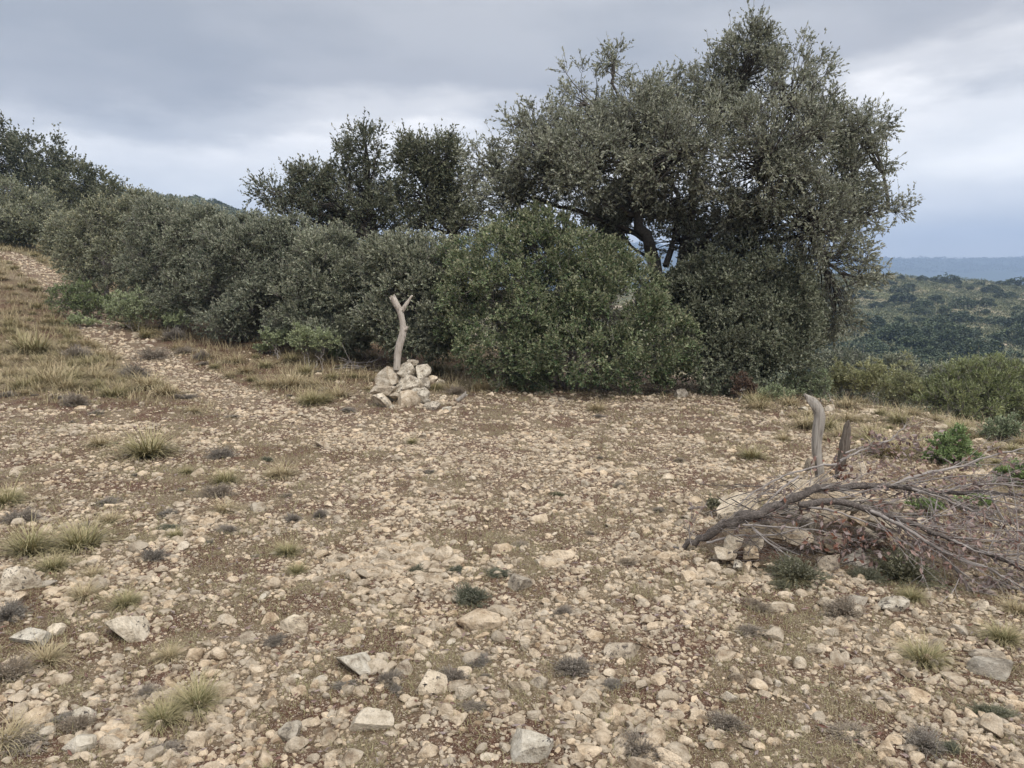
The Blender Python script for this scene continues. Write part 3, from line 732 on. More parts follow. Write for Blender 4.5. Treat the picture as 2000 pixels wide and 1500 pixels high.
def lobe(px, py, d, rp, rv=None, depth=None):
    """an ellipsoid measured in the photograph: centre pixel, distance, half width and half height in pixels"""
    k = d/F; return (tuple(P(px, py, d)), (rp*k, depth if depth else rp*k*.9, (rv or rp)*k))
def shrub(name, base, lobes, label, cat, mat, nclump, cr, ntw, nlf, L, Wd, seed, group=None, wood=M_TWIG, r0=.02, ntwig=.5, gap=0.0, up=.35, tipw=0.0, rb=.35, twig=.003):
    base = (base[0], base[1], Hs(base[0], base[1])-.03)
    e = empty(name, base, label, cat, group)
    fo = foliage(lobes, nclump, cr, ntw, nlf, L, Wd, seed, gap, up, rb=rb, tipw=tipw)
    crown_part(fo, 'foliage', mat, e)
    wood_part(fo, lobes, base, base, r0, 'stems', wood, e, seed+1, twig, ntwig, multi=1)
    return e
def gb(px, py, d=None):
    g = G(px, py)
    if d is None: return g
    p = P(px, py, d); return Vector((p.x, d, Hs(p.x, d)))
# --- big holm oak on the right
def big_oak():
    D = 14.0
    Lb = [lobe(975, 325, D, 60, 50), lobe(1050, 285, D-.4, 75, 75), lobe(1140, 200, D, 55, 72), lobe(1195, 130, D+.2, 28, 40), lobe(1110, 330, D-.9, 120, 80), lobe(1000, 385, D, 80, 55),
          lobe(1250, 250, D-.6, 90, 80), lobe(1330, 300, D-1.2, 120, 90), lobe(1390, 200, D, 80, 80), lobe(1465, 140, D, 66, 76), lobe(1462, 88, D, 32, 38), lobe(1530, 180, D-.3, 80, 85),
          lobe(1510, 300, D-1.2, 120, 110), lobe(1600, 260, D, 85, 100), lobe(1655, 330, D-.2, 75, 95), lobe(1690, 250, D, 36, 45), lobe(1685, 420, D, 48, 52), lobe(1748, 408, D, 20, 11),
          lobe(1590, 430, D-.9, 110, 90), lobe(1610, 520, D-.4, 95, 85), lobe(1480, 420, D-.4, 80, 60), lobe(1670, 560, D, 48, 40), lobe(1250, 370, D+.6, 90, 45), lobe(1180, 420, D+.3, 60, 30), lobe(1420, 440, D+.3, 45, 60), lobe(1560, 620, D-.3, 60, 60), lobe(1300, 400, D+.4, 110, 40), lobe(1330, 470, D+.6, 90, 40), lobe(1290, 180, D, 40, 40), lobe(1210, 240, D, 60, 50), lobe(1300, 245, D, 60, 50), lobe(1180, 300, D-1, 110, 60), lobe(1190, 450, D+.4, 60, 50), lobe(1430, 500, D, 70, 50), lobe(1640, 610, D-.3, 45, 50)]
    base = gb(1290, 640, 14.0); base.z = Hs(base.x, 14.0)
    e = empty('holm_oak_tree', base, 'tall grey-green holm oak spreading over the right half of the thicket', 'tree')
    def hole(c):
        px, py = proj(c[:, 0], c[:, 1], c[:, 2])
        return ~((((px-1272)/48)**2+((py-458)/26)**2 < 1) & (np.sin(c[:, 0]*37) > -.7)) & ~((((px-1385)/32)**2+((py-462)/20)**2 < 1) & (np.sin(c[:, 0]*37) > 0))
    fo = foliage(Lb, 2150, .28, 11, 10, .058, .025, 901, gap=.45, up=.3, rb=.5, keepf=hole)
    crown_part(fo, 'crown', M_OAK, e)
    fk = P(1285, 545, D)
    ex = []; spn = []
    def limb(pts, r1, r2, sides=8):
        p = np.array([P(a, b, c) for a, b, c in pts]); t = np.linspace(0, 1, len(p)); tt = np.linspace(0, 1, 14)
        q = np.stack([np.interp(tt, t, p[:, k]) for k in range(3)], -1); q[1:-1] = (q[:-2]+2*q[1:-1]+q[2:])/4
        q[2:-1] += rng.normal(size=(11, 3))*.035; spn.append(q[4:])
        ex.append(tubes(q[None], np.linspace(r1, r2, 14)[None], sides))
    limb([(1285, 640, D), (1287, 545, D), (1278, 500, D), (1262, 465, D-.1), (1250, 425, D-.1), (1232, 385, D-.2), (1225, 330, D)], .15, .055)
    limb([(1252, 428, D-.1), (1215, 405, D-.2), (1190, 400, D-.3), (1150, 370, D-.4), (1100, 350, D-.5)], .06, .03)
    limb([(1330, 640, D+.2), (1330, 540, D+.2), (1340, 480, D+.2), (1355, 420, D+.1), (1350, 350, D), (1390, 260, D), (1450, 150, D)], .13, .03)
    limb([(1345, 500, D+.2), (1375, 470, D), (1430, 420, D), (1500, 350, D-.2), (1560, 280, D-.2)], .08, .03)
    limb([(1250, 420, D), (1262, 340, D), (1290, 270, D-.3)], .05, .02)
    limb([(1262, 465, D), (1180, 430, D), (1080, 400, D), (990, 370, D), (940, 320, D)], .05, .015)
    limb([(1300, 520, D), (1330, 430, D+.3), (1310, 330, D+.3), (1240, 220, D), (1190, 150, D), (1210, 110, D)], .06, .012)
    limb([(1350, 480, D+.2), (1450, 470, D), (1570, 470, D-.2), (1650, 440, D), (1700, 420, D)], .06, .02)
    limb([(1700, 420, D), (1735, 415, D), (1760, 405, D), (1780, 392, D)], .012, .004, 4)
    wood_part(fo, Lb, base, fk, .12, 'trunk', M_BARK, e, 902, .004, .8, extra=ex, spine=np.concatenate(spn))
big_oak()
# --- two small oaks in the middle
def mid_oak(name, label, Lb, tb, fk, seed, ncl, r0, gap=.35):
    base = gb(*tb); e = empty(name, base, label, 'tree', 'small oaks behind the thicket')
    fo = foliage(Lb, ncl, .30, 11, 9, .072, .03, seed, gap=gap, up=.4, rb=.45)
    crown_part(fo, 'crown', M_MIDOAK, e)
    wood_part(fo, Lb, base, fk, r0, 'trunk', M_BARK, e, seed+1, .004, .5)
M_MIDOAK = leafmat('mid_oak_leaf', (.04, .055, .029), (.10, .114, .064), (.20, .205, .125), (.24, .24, .165))
D = 17.5
mid_oak('holm_oak_tree', 'dark small oak left of the stick, its broad low crown reaching left',
        [lobe(575, 378, D, 72, 38), lobe(630, 360, D, 60, 38), lobe(530, 375, D, 28, 22), lobe(655, 400, D, 90, 40), lobe(715, 305, D, 52, 42), lobe(712, 275, D, 30, 24), lobe(668, 300, D, 20, 26), lobe(700, 370, D, 75, 50), lobe(600, 430, D, 90, 35), lobe(720, 430, D, 70, 40)],
        (735, 560, D), P(735, 470, D), 911, 330, .12)
mid_oak('holm_oak_tree', 'dark small oak with a bare lower trunk beside the tall holm oak',
        [lobe(862, 320, D, 56, 48), lobe(845, 300, D, 40, 35), lobe(800, 315, D, 28, 42), lobe(795, 300, D, 16, 30), lobe(820, 380, D, 62, 45), lobe(890, 370, D, 45, 45), lobe(880, 420, D, 60, 28), lobe(800, 430, D, 50, 28), lobe(920, 430, D-.3, 35, 22)],
        (882, 560, D), P(886, 455, D), 915, 300, .13, .45)
# --- dense round bush in front, thicket bushes, dark bush under the oak
shrub('kermes_oak_bush', gb(1110, 760, 12.6), [lobe(1060, 560, 12.6, 150, 125), lobe(1070, 490, 12.8, 95, 62), lobe(1055, 450, 12.9, 50, 32), lobe(1150, 520, 12.6, 85, 50), lobe(1190, 600, 12.3, 125, 105), lobe(1260, 670, 12.1, 95, 82), lobe(1320, 700, 12.2, 40, 50), lobe(960, 600, 12.4, 100, 110), lobe(1010, 670, 12.1, 130, 80), lobe(1130, 690, 12.0, 150, 68), lobe(930, 540, 12.9, 70, 70), lobe(1010, 470, 13, 60, 40), lobe(895, 640, 12.5, 45, 75)],
      'big rounded green bush with buff shoot tips, right of the stone cairn', 'bush', M_ROUND, 1900, .17, 12, 9, .044, .026, 921, 'bushes of the thicket', ntwig=.35, up=.45, tipw=.6, gap=.42, rb=.2)
HB = [
 ([lobe(800, 560, 13.4, 85, 85), lobe(760, 520, 13.5, 55, 55), lobe(850, 530, 13.6, 65, 60), lobe(780, 630, 13.2, 80, 55), lobe(850, 640, 13.0, 60, 60)], (810, 700, 13.6), 'buff-tipped bush directly behind the upright stick of the cairn', 800),
 ([lobe(660, 560, 14.3, 90, 85), lobe(640, 500, 14.6, 70, 48), lobe(700, 610, 14.0, 75, 60), lobe(600, 600, 14.3, 75, 62), lobe(720, 520, 14.2, 45, 50), lobe(660, 655, 14.0, 80, 30)], (650, 690, 14.6), 'grey-green bush of the thicket just left of the upright stick', 780),
 ([lobe(510, 520, 15.4, 90, 95), lobe(470, 480, 15.6, 80, 58), lobe(560, 470, 15.5, 70, 52), lobe(520, 590, 15.0, 85, 62), lobe(440, 560, 15.4, 70, 75), lobe(580, 560, 15, 60, 70), lobe(480, 625, 15.2, 90, 36), lobe(570, 640, 14.8, 60, 32)], (500, 665, 15.8), 'broad grey-leaved bush in the middle of the thicket', 900),
 ([lobe(385, 500, 16.6, 72, 82), lobe(400, 450, 16.8, 60, 40), lobe(350, 450, 17.2, 65, 50), lobe(380, 570, 16.2, 68, 55), lobe(310, 440, 17.6, 60, 50), lobe(300, 520, 17.4, 60, 60), lobe(330, 590, 17, 60, 38)], (360, 640, 17), 'tall grey-green bush of the thicket left of the middle', 760),
 ([lobe(215, 440, 19.2, 60, 48), lobe(170, 460, 19.6, 55, 50), lobe(230, 500, 18.8, 65, 60), lobe(160, 510, 19.2, 48, 38), lobe(270, 420, 19.5, 50, 45), lobe(120, 470, 20, 34, 40), lobe(250, 570, 18.6, 50, 34), lobe(175, 555, 18.9, 40, 26)], (225, 600, 18.8), 'leftmost thicket bush with bare grey stems beside the trail', 600)]
for k, (Lb, b, lab, nc) in enumerate(HB):
    Lb = [(c, (a[0]*.9, a[1], a[2]*random.uniform(.8, 1.0))) for c, a in Lb]
    shrub('thicket_bush', gb(*b), Lb, lab, 'bush', M_HEDGE, int(nc*1.35), .20, 10, 9, .053, .028, 930+3*k, 'bushes of the thicket', r0=.028, ntwig=.6, up=.5, tipw=.5, gap=.36, rb=.3)
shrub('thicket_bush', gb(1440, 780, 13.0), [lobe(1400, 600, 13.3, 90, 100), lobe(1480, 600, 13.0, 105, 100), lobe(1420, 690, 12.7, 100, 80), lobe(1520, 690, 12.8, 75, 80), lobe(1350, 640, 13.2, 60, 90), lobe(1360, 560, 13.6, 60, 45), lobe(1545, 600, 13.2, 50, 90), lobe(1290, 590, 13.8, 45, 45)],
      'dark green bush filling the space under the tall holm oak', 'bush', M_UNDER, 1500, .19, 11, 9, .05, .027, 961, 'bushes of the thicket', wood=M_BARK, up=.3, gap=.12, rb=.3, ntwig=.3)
# --- left background: dark oaks and a rounded bush
for lab, Lb, b, sd_, nc in (
  ('large dark oak rising at the far left edge above the trail', [lobe(20, 300, 38, 60, 60), lobe(80, 320, 38, 58, 50), lobe(-40, 320, 38, 70, 70), lobe(45, 370, 37, 90, 40), lobe(120, 350, 38, 40, 40), lobe(140, 325, 38, 20, 16), lobe(20, 420, 37, 110, 30)], (40, 450, 38), 971, 330),
  ('smaller dark oak sloping down right of the large one at the far left', [lobe(160, 362, 36, 42, 34), lobe(195, 378, 36, 36, 28), lobe(220, 392, 35, 26, 22), lobe(140, 395, 36, 50, 25), lobe(170, 430, 36, 80, 25)], (180, 450, 36), 975, 150)):
    base = gb(*b); e = empty('holm_oak_tree', base, lab, 'tree', 'dark oaks at the far left')
    fo = foliage(Lb, nc, .55, 11, 9, .13, .075, sd_, gap=.2, up=.3, rb=.35)
    crown_part(fo, 'crown', M_OAKDARK, e); wood_part(fo, Lb, base, P(b[0], 405, b[2]), .13, 'trunk', M_BARK, e, sd_+1, .01, .2)
shrub('thicket_bush', gb(50, 452, 30), [lobe(45, 405, 30, 55, 40), lobe(15, 415, 30, 45, 38), lobe(85, 420, 30, 32, 28), lobe(50, 440, 29.5, 62, 22), lobe(15, 445, 29.3, 55, 20), lobe(85, 448, 29.5, 40, 16)], 'rounded grey-green bush beyond the top of the trail, under the dark oaks', 'bush', M_HEDGE, 480, .36, 10, 8, .10, .05, 981, 'bushes of the thicket', r0=.04, tipw=.4, twig=.006)
# --- low shrubs at the foot of the thicket and on the right: px, base py, half width px, half height px, material, label
LOW = [
 (160,600,50,32,M_ROUND,'low dark green bush at the left end of the thicket beside the trail',17.6),
 (262,612,50,40,M_CISTUS,'pale green cistus bush at the foot of the thicket beside the trail',16.6),
 (345,628,24,16,M_CISTUS,'little pale cistus right of the larger cistus by the trail',15.7),
 (160,640,30,12,M_CISTUS,'low pale green sprigs in the grass at the bend of the trail',1),
 (612,672,42,28,M_CISTUS,'light green cistus in the dry grass left of the upright stick',13.1),
 (535,662,26,18,M_CISTUS,'small light green cistus left of the larger one under the thicket',13.9),
 (515,690,18,10,M_CISTUS,'small pale sprout left of the cistus pair under the thicket',1),
 (660,704,16,12,M_BRIGHT,'little fresh green plant left of the cairn',1),
 (38,470,22,12,M_CISTUS,'pale low bush at the top of the trail',1),
 (1575,782,46,42,M_CISTUS,'grey-green leafy bush at the right foot of the dark bush',1),
 (1500,782,42,20,M_CISTUS,'low leafy plant in front of the dark bush under the oak',1),
 (1650,752,46,36,M_SCRUB,'yellow-green shrub right of the tall oak, leftmost of the slope row',15.5),
 (1705,752,44,38,M_SCRUB,'yellow-green shrub behind the grey bedrock, second of the slope row',15),
 (1762,768,44,50,M_SCRUB,'yellow-green shrub right of the grey bedrock, third of the slope row',14),
 (1812,778,34,34,M_SCRUB,'yellow-green shrub touching the juniper, last of the slope row',13.6),
 (1855,905,44,38,M_BRIGHT,'bright fresh green low shrub behind the branch tips',1),
 (1800,1010,38,20,M_BRIGHT,'green sprigs growing up through the fallen branch',1),
 (1965,862,44,30,M_CISTUS,'pale leafy plant at the right edge in front of the juniper',1),
 (1985,950,30,30,M_BRIGHT,'fresh green sprigs at the right edge behind the branch tips',1),
 (1905,1000,26,16,M_BRIGHT,'small fresh sprigs among the dead leaves of the branch',1),
 (1452,762,26,24,M_RUST,'dead shrub with dark red-brown leaves at the foot of the dark bush',11.9),
 (1402,1006,20,14,M_ROSEM,'small dark green plant behind the thick end of the branch',1)]
for k, (px, py, hw, hh, m, lab, q) in enumerate(LOW):
    if q > 2: g = P(px, py, q); hh *= .9 if m == M_SCRUB else 1.05; g.z -= hh*.4*q/F
    else: g = G(px, py)
    sc = g.y/F; d = g.y
    n = int(max(30, min(170, hw*hh*.14))); lf = max(.022, 4.2*sc*1.0) if d > 9 else .03
    Lb = []
    for k2 in range(7):
        fx = (k2/6-.5)*1.5+random.uniform(-.12, .12); tz = random.uniform(.35, 1.0)*(1.15-.5*abs(fx))
        Lb.append(((g.x+fx*hw*sc, d+random.uniform(-.2, .3)*hw*sc, g.z+hh*sc*tz), (hw*sc*random.uniform(.25, .42), hw*sc*.4, hh*sc*max(.35, tz*.95))))
    shrub('low_shrub' if m not in (M_CISTUS,) else 'cistus_shrub', g, Lb, lab, 'shrub', m, n, .3*hw*sc*.55+.02, 7, 6, lf, lf*.5, 1000+3*k, 'low shrubs', r0=.008, up=.8, ntwig=.6, twig=.002)
shrub('juniper_bush', gb(1930, 822, 12.6), [lobe(1900, 765, 12.6, 75, 50), lobe(1960, 758, 12.7, 75, 52), lobe(1880, 790, 12.3, 70, 36), lobe(1990, 790, 12.5, 70, 40), lobe(1930, 735, 12.9, 50, 28), lobe(2060, 770, 12.8, 60, 50), lobe(1840, 765, 12.7, 30, 40)],
      'dense yellow-green juniper bush at the right edge', 'bush', M_JUNI, 620, .15, 12, 9, .05, .012, 991, 'low shrubs', up=.7, rb=.3, ntwig=.6)
# darker scrub between the slope row and the far hill
for k, (px, py, d, hw, hh, lab) in enumerate([(1745, 705, 32, 50, 36, 'grey-brown oak shrub down the slope behind the yellow-green row'), (1650, 690, 34, 55, 34, 'dull green oak shrub down the slope right of the tall oak'),
                                              (1850, 715, 36, 50, 26, 'dark shrub down the slope behind the juniper'), (1960, 700, 40, 60, 22, 'dark shrub down the slope at the right edge')]):
    b = P(px, py, d); b.z = Hs(b.x, d); hh *= .62; py += 22
    Lb = [lobe(px-hw*.4, py, d, hw*.6, hh), lobe(px+hw*.4, py+4, d, hw*.6, hh*.9), lobe(px, py-hh*.3, d, hw*.55, hh*.8), lobe(px, py+hh, d, hw, hh), lobe(px, py+hh*1.8, d-.5, hw, hh)]
    shrub('oak_shrub', b, Lb, lab, 'shrub', M_HEDGE, 230, .4, 9, 8, .11, .06, 1100+3*k, 'shrubs down the slope', r0=.05, twig=.008, rb=.3, tipw=.3)
# ------------------------------------------------------------------ cushions of thyme
def cushion(seed, m, n=420, leaf=.075, up=.8):
    r = np.random.default_rng(seed); T = n
    a = r.uniform(0, 2*PI, T); el = np.abs(r.normal(0, .9, T)); el = np.clip(el, 0, 1.5)
    td = np.stack([np.sin(a)*np.sin(el), np.cos(a)*np.sin(el), np.cos(el)], -1)
    tl = r.uniform(.45, 1, T)*(1+.25*np.sin(a*2+r.uniform(0, 6))); b0 = np.stack([np.sin(a), np.cos(a), a*0-.03], -1)*(.18*r.uniform(0, 1, T))[:, None]
    te = b0+td*tl[:, None]*np.array([.62, .62, .6]); nl = 6; ti = np.repeat(np.arange(T), nl); s = r.uniform(.4, 1, T*nl)
    B = b0[ti]*(1-s)[:, None]+te[ti]*s[:, None]; D = norm((te-b0)[ti]*1.2+rvec(T*nl, r)*.6)
    K = len(B); v, q = leaves(B, D, leaf*r.uniform(.6, 1.3, K), leaf*.3*np.ones(K), r)
    t1 = np.clip(r.beta(2, 2.5, K)+.2*(s-.6), 0, 1)
    tv, tq = tubes(bez(b0, te, .12, 3, r), np.array([[.009, .007, .004]])*np.ones((T, 1)), 3)
    V, Q = cat_mesh([(v, q), (tv, tq)])
    return mesh_np('cushion_shape', V, Q, m, False, {'tone': np.concatenate([np.repeat(t1, 4), np.full(len(tv), .55)]), 'tip': np.zeros(len(V))})
CU_T = [cushion(500+k, M_THYME) for k in range(4)]; CU_R = [cushion(520+k, M_ROSEM) for k in range(3)]
TH = [(425,968,62,0,'grey-brown thyme cushion below the small tussock on the left'),(432,892,54,0,'grey thyme cushion right of the wide green-gold tussock'),(572,1018,42,0,'small grey thyme cushion right of the pale block'),
 (626,1008,34,0,'small grey thyme cushion second right of the pale block'),(920,1172,76,1,'dark green cushion shrub in the middle of the clearing'),(815,1118,40,1,'little dark thyme left of the dark cushion shrub'),
 (20,1205,80,0,'silver-grey thyme at the left edge between the big rocks'),(15,1320,90,0,'blurred grey thyme at the left edge below the long low rock'),(300,1090,50,0,'thin grey cushion right of the big tussocks'),
 (40,1020,80,0,'brownish thyme in front of the tussock at the left edge'),(1555,1128,120,1,'grey-green thyme bush in front of the rock mound'),(1765,1128,150,1,'dark green thyme bush under the fallen branch, right of the mound'),
 (1690,1130,70,1,'grey-green thyme between the two dark ones by the mound'),(1650,1200,80,0,'grey twiggy cushion left of the long white rock'),(885,1325,54,0,'grey twiggy cushion above the oblong tan rock'),
 (760,1330,50,0,'small twiggy cushion right of the whitish outcrop'),(150,1420,70,0,'grey cushion above the slanted rock at the lower left'),(285,1360,60,0,'grey cushion behind the tussock pair at the bottom'),
 (540,1255,44,0,'small cushion below the crumbly flecked rock'),(1100,1200,40,0,'low cushion right of the broad tan rock'),(1420,1420,80,0,'low reddish-grey cushion in the right foreground gravel'),
 (1250,1470,90,0,'low grey cushion at the bottom edge right of the big cracked rock'),(1120,1310,70,0,'dark twiggy cushion behind the squat cracked rock'),(890,770,50,0,'grey thyme right of the cairn foot'),(1010,752,60,0,'grey-blue thyme against the round bush'),
 (1060,748,50,0,'grey-blue thyme right of the first one against the round bush'),(300,700,60,0,'grey lavender mound in the trailside grass'),(150,700,70,0,'grey lavender mound left in the trailside grass'),(260,735,70,0,'grey-purple lavender mound behind the fanned tussock'),
 (340,662,60,0,'blue-grey cushion right of the bend of the trail'),(360,690,40,0,'small grey cushion right of the trail below the thicket'),(145,790,60,0,'grey cushion at the front of the trailside grass'),(395,700,40,0,'grey cushion in the grass under the thicket')]
ths = []
for (px, py, w, dk, lab) in TH:
    o = put_tuft(px, py, w, random.choice(CU_R if dk else CU_T), 'thyme_cushion'); o.scale = (o.scale[0]*1.15, o.scale[1]*1.15, o.scale[2]*.95)
    meta(o, lab, 'cushion shrub', 'thyme cushions')
items = []; tries = 0
while len(items) < 110 and tries < 6000:
    tries += 1; px = random.uniform(0, 1990); py = 690+random.random()*790
    if len(items) % 3 == 0: px = random.uniform(0, 700); py = random.uniform(620, 800)
    g = G(px, py)
    if g is None or g.y > 20: continue
    x, y = np.array(g.x), np.array(g.y)
    if patch(x, y) < .1 and grassy(x, y) < .4: continue
    if trail_dist(x, y) < .4 or any(abs(px-a) < c*.6 and abs(py-b) < c*.5 for a, b, c in placed_px): continue
    w = random.uniform(.05, .15)*F/g.y*(1.6 if g.y > 9 else 1); dk = random.random() < .2
    o = put_tuft(px, py, w, random.choice(CU_R if dk else CU_T), 'thyme_cushion', random.uniform(.7, 1))
    o.scale = (o.scale[0]*random.uniform(.9, 1.7), o.scale[1]*random.uniform(.9, 1.5), o.scale[2]*random.uniform(.45, .8)); placed_px.append((px, py, w))
    meta(o, 'x', 'cushion shrub', 'thyme cushions'); items.append((o, px, py, 'small dark green' if dk else 'small grey'))
autolabel(items, 'thyme cushion')
# ------------------------------------------------------------------ the stone cairn with its stick
CA = [ # px, py, w, h, mat, tilt, label
 (787,722,50,34,'white',.2,'grey-spotted boulder at the top of the cairn behind the stick'),
 (809,710,16,14,'white',0,'small white stone on the very top of the cairn'),
 (827,728,30,32,'white',.1,'pale yellowish knobby rock at the upper right of the cairn'),
 (828,750,24,24,'grey',0,'small blue-grey rock under the knobby one on the cairn'),
 (760,733,54,34,'tan',-.35,'tan slanted rock at the upper left of the cairn'),
 (790,752,64,40,'white',-.5,'largest pale slanted slab in the middle of the cairn'),
 (750,761,50,20,'grey',.12,'flat grey slab sticking out to the left of the cairn'),
 (820,768,36,34,'white',.4,'pale rock leaning on the right side of the cairn'),
 (800,784,52,44,'tan',.1,'large round tan rock at the foot of the cairn'),
 (746,785,42,32,'white',0,'white-patched rock at the lower left foot of the cairn'),
 (769,804,28,26,'white',0,'egg-shaped white stone in front of the cairn'),
 (844,797,32,24,'grey',0,'rough grey rock at the right foot of the cairn'),
 (788,803,24,14,'tan',0,'small tan stone wedged under the round rock of the cairn'),
 (857,748,24,16,'white',0,'white stone beside the right shoulder of the cairn'),
 (864,777,18,12,'white',0,'small white stone right of the cairn'),
 (836,814,14,12,'white',0,'pebble-like white stone in front of the rough grey rock'),
 (775,765,46,40,'grey',0,'dark inner rock seen in the gaps of the cairn'),
 (812,745,44,36,'grey',.2,'inner grey rock between the slab and the knobby rock'),
 (964,747,22,14,'grey',0,'low lichened stone in the straw between cairn and bush'),
 (958,770,16,10,'tan',0,'small pale stone right of the cairn near the bush'),
 (872,800,20,12,'white',0,'small angular stone right of the rough grey rock'),(884,788,14,10,'tan',0,'small tan stone below the short dead wood'),(858,808,14,9,'tan',0,'tiny tan stone at the right front of the cairn'),
 (722,800,16,10,'white',0,'small white stone at the left front of the cairn'),(800,708,14,12,'grey',0,'grey pointed stone by the top white stone of the cairn'),(845,742,18,16,'white',.3,'small pale block at the right edge of the cairn'),
 (768,772,22,14,'tan',.2,'thin tan stone under the slanted slab of the cairn'),(832,785,18,14,'grey',0,'grey chip filling the right side of the cairn')]
for (px, py, w, h, mt, tl, lab) in CA:
    on = 720 < px < 852
    d = 9.9+(812-py)/100*.38 if on else G(px, py+h*.4).y
    if lab.startswith(('dark inner', 'inner')): d += .18
    sc = d/F; p = P(px, py, d+.05)
    rock_at(p, (w*sc*1.08, (w+h)/2*sc*1.05, h*sc*1.12), lab, 'rocks of the cairn', mt, (random.uniform(-.15, .15), tl, random.uniform(-.2, .2)))
def stick(name, polys, label, cat, mat, group=None, sides=14, rough=.12, seed=5):
    """polys: list of (points (px,py,d), radii px); one welded-looking mesh with noisy radii"""
    r = np.random.default_rng(seed); parts = []
    o0 = P(*polys[0][0][0])
    for pts, rad in polys:
        p = np.array([P(*q) for q in pts]); t = np.linspace(0, 1, len(p)); K = 28; tt = np.linspace(0, 1, K)
        q = np.stack([np.interp(tt, t, p[:, k]) for k in range(3)], -1)
        for _ in range(3): q[1:-1] = (q[:-2]+2*q[1:-1]+q[2:])/4
        rr = np.interp(tt, t, np.array(rad))*pts[0][2]/F
        v, f = tubes(q[None], rr[None], sides)
        vc = np.repeat(q, sides, 0); th = np.tile(np.arange(sides), K); kk = np.repeat(np.arange(K), sides)
        amp = 1+rough*(sn(th*1.0, kk*.3, 5, seed)*.6+.5*np.cos(th*2*PI/sides*2+kk*.07+seed)+.3*np.cos(th*2*PI/sides*5+kk*.1))
        v = vc+(v-vc)*amp[:, None]
        # ragged caps
        v = np.concatenate([v, q[:1], q[-1:]+(q[-1:]-q[-3:-2])*.12]); nv = len(v)
        v[(K-1)*sides:K*sides] += (r.normal(size=(sides, 1))*rr[-1]*.5)*norm(q[-1]-q[-3])
        i0 = np.arange(sides); i1 = np.roll(i0, -1); e0 = (K-1)*sides
        caps = np.concatenate([np.stack([i1, i0, np.full(sides, nv-2), np.full(sides, nv-2)], -1), np.stack([e0+i0, e0+i1, np.full(sides, nv-1), np.full(sides, nv-1)], -1)])
        parts.append((v, f)); parts.append((v[caps[:, :3]].reshape(-1, 3)[:0], f[:0]))
        cv = v[caps[:, :3]].reshape(-1, 3); parts.append((np.concatenate([cv, cv[:0]]), None))
        parts.pop(-1); parts.pop(-1); bmv, bmf = v, f
        parts[-1] = (bmv, bmf, caps[:, :3])
    bm = bmesh.new()
    for v, f, cps in parts:
        vs = [bm.verts.new(Vector(a)-o0) for a in v]
        for a in f: bm.faces.new([vs[i] for i in a])
        for a in cps:
            try: bm.faces.new([vs[i] for i in a])
            except Exception: pass
    for f in bm.faces: f.smooth = True
    bmesh.ops.recalc_face_normals(bm, faces=bm.faces)
    me = bpy.data.meshes.new(name); bm.to_mesh(me); bm.free(); me.materials.append(mat)
    try: me.set_sharp_from_angle(angle=math.radians(50))
    except Exception: pass
    o = link(name, me); o.location = o0
    return meta(o, label, cat, group)
d = 10.25
stick('forked_stick', [([(775,722,d),(776,700,d),(779,675,d),(788,650,d),(786,628,d),(781,606,d),(774,594,d),(767,581,d)], [7,7,7.5,8,6.5,6.5,7.5,6.5]),
                       ([(781,610,d),(788,603,d),(795,592,d),(805,577,d)], [5.5,4.8,4,2]), ([(786,648,d),(792,643,d-.02),(796,638,d-.02)], [6,4.5,2.5])],
      'weathered forked stick standing upright in the stone cairn', 'stick', M_WOOD, sides=18, rough=.2)
stick('wood_stub', [([(893,783,10.3),(901,777,10.3),(910,769,10.3)], [4.5,4.5,4])], 'short pale piece of dead wood lying right of the cairn', 'wood', M_WOODGREY)
def twigs_pile(name, cpt, rad, n, label, mat, seed, zup=.15):
    r = np.random.default_rng(seed); c = np.array(cpt)
    p0 = c+r.normal(size=(n, 3))*np.array([rad*.55, rad*.3, .03]); p0[:, 2] = H(p0[:, 0], p0[:, 1])+r.uniform(.01, zup, n)
    dd = norm(np.stack([r.normal(size=n), r.normal(size=n)*.5, r.normal(size=n)*.18+.05], -1)); p1 = p0+dd*r.uniform(.4, 1.2, n)[:, None]*rad
    v, q = tubes(bez(p0, p1, .15, 6, r), np.linspace(1, .35, 6)[None]*r.uniform(.004, .009, n)[:, None], 5)
    o = link(name, mesh_np(name, v-c, q, mat, True)); o.location = c
    return meta(o, label, 'dead twigs')
twigs_pile('twig_heap', gb(700, 722), .34, 34, 'heap of purplish dead twigs on the grass left of the cairn', M_TWIG, 71)
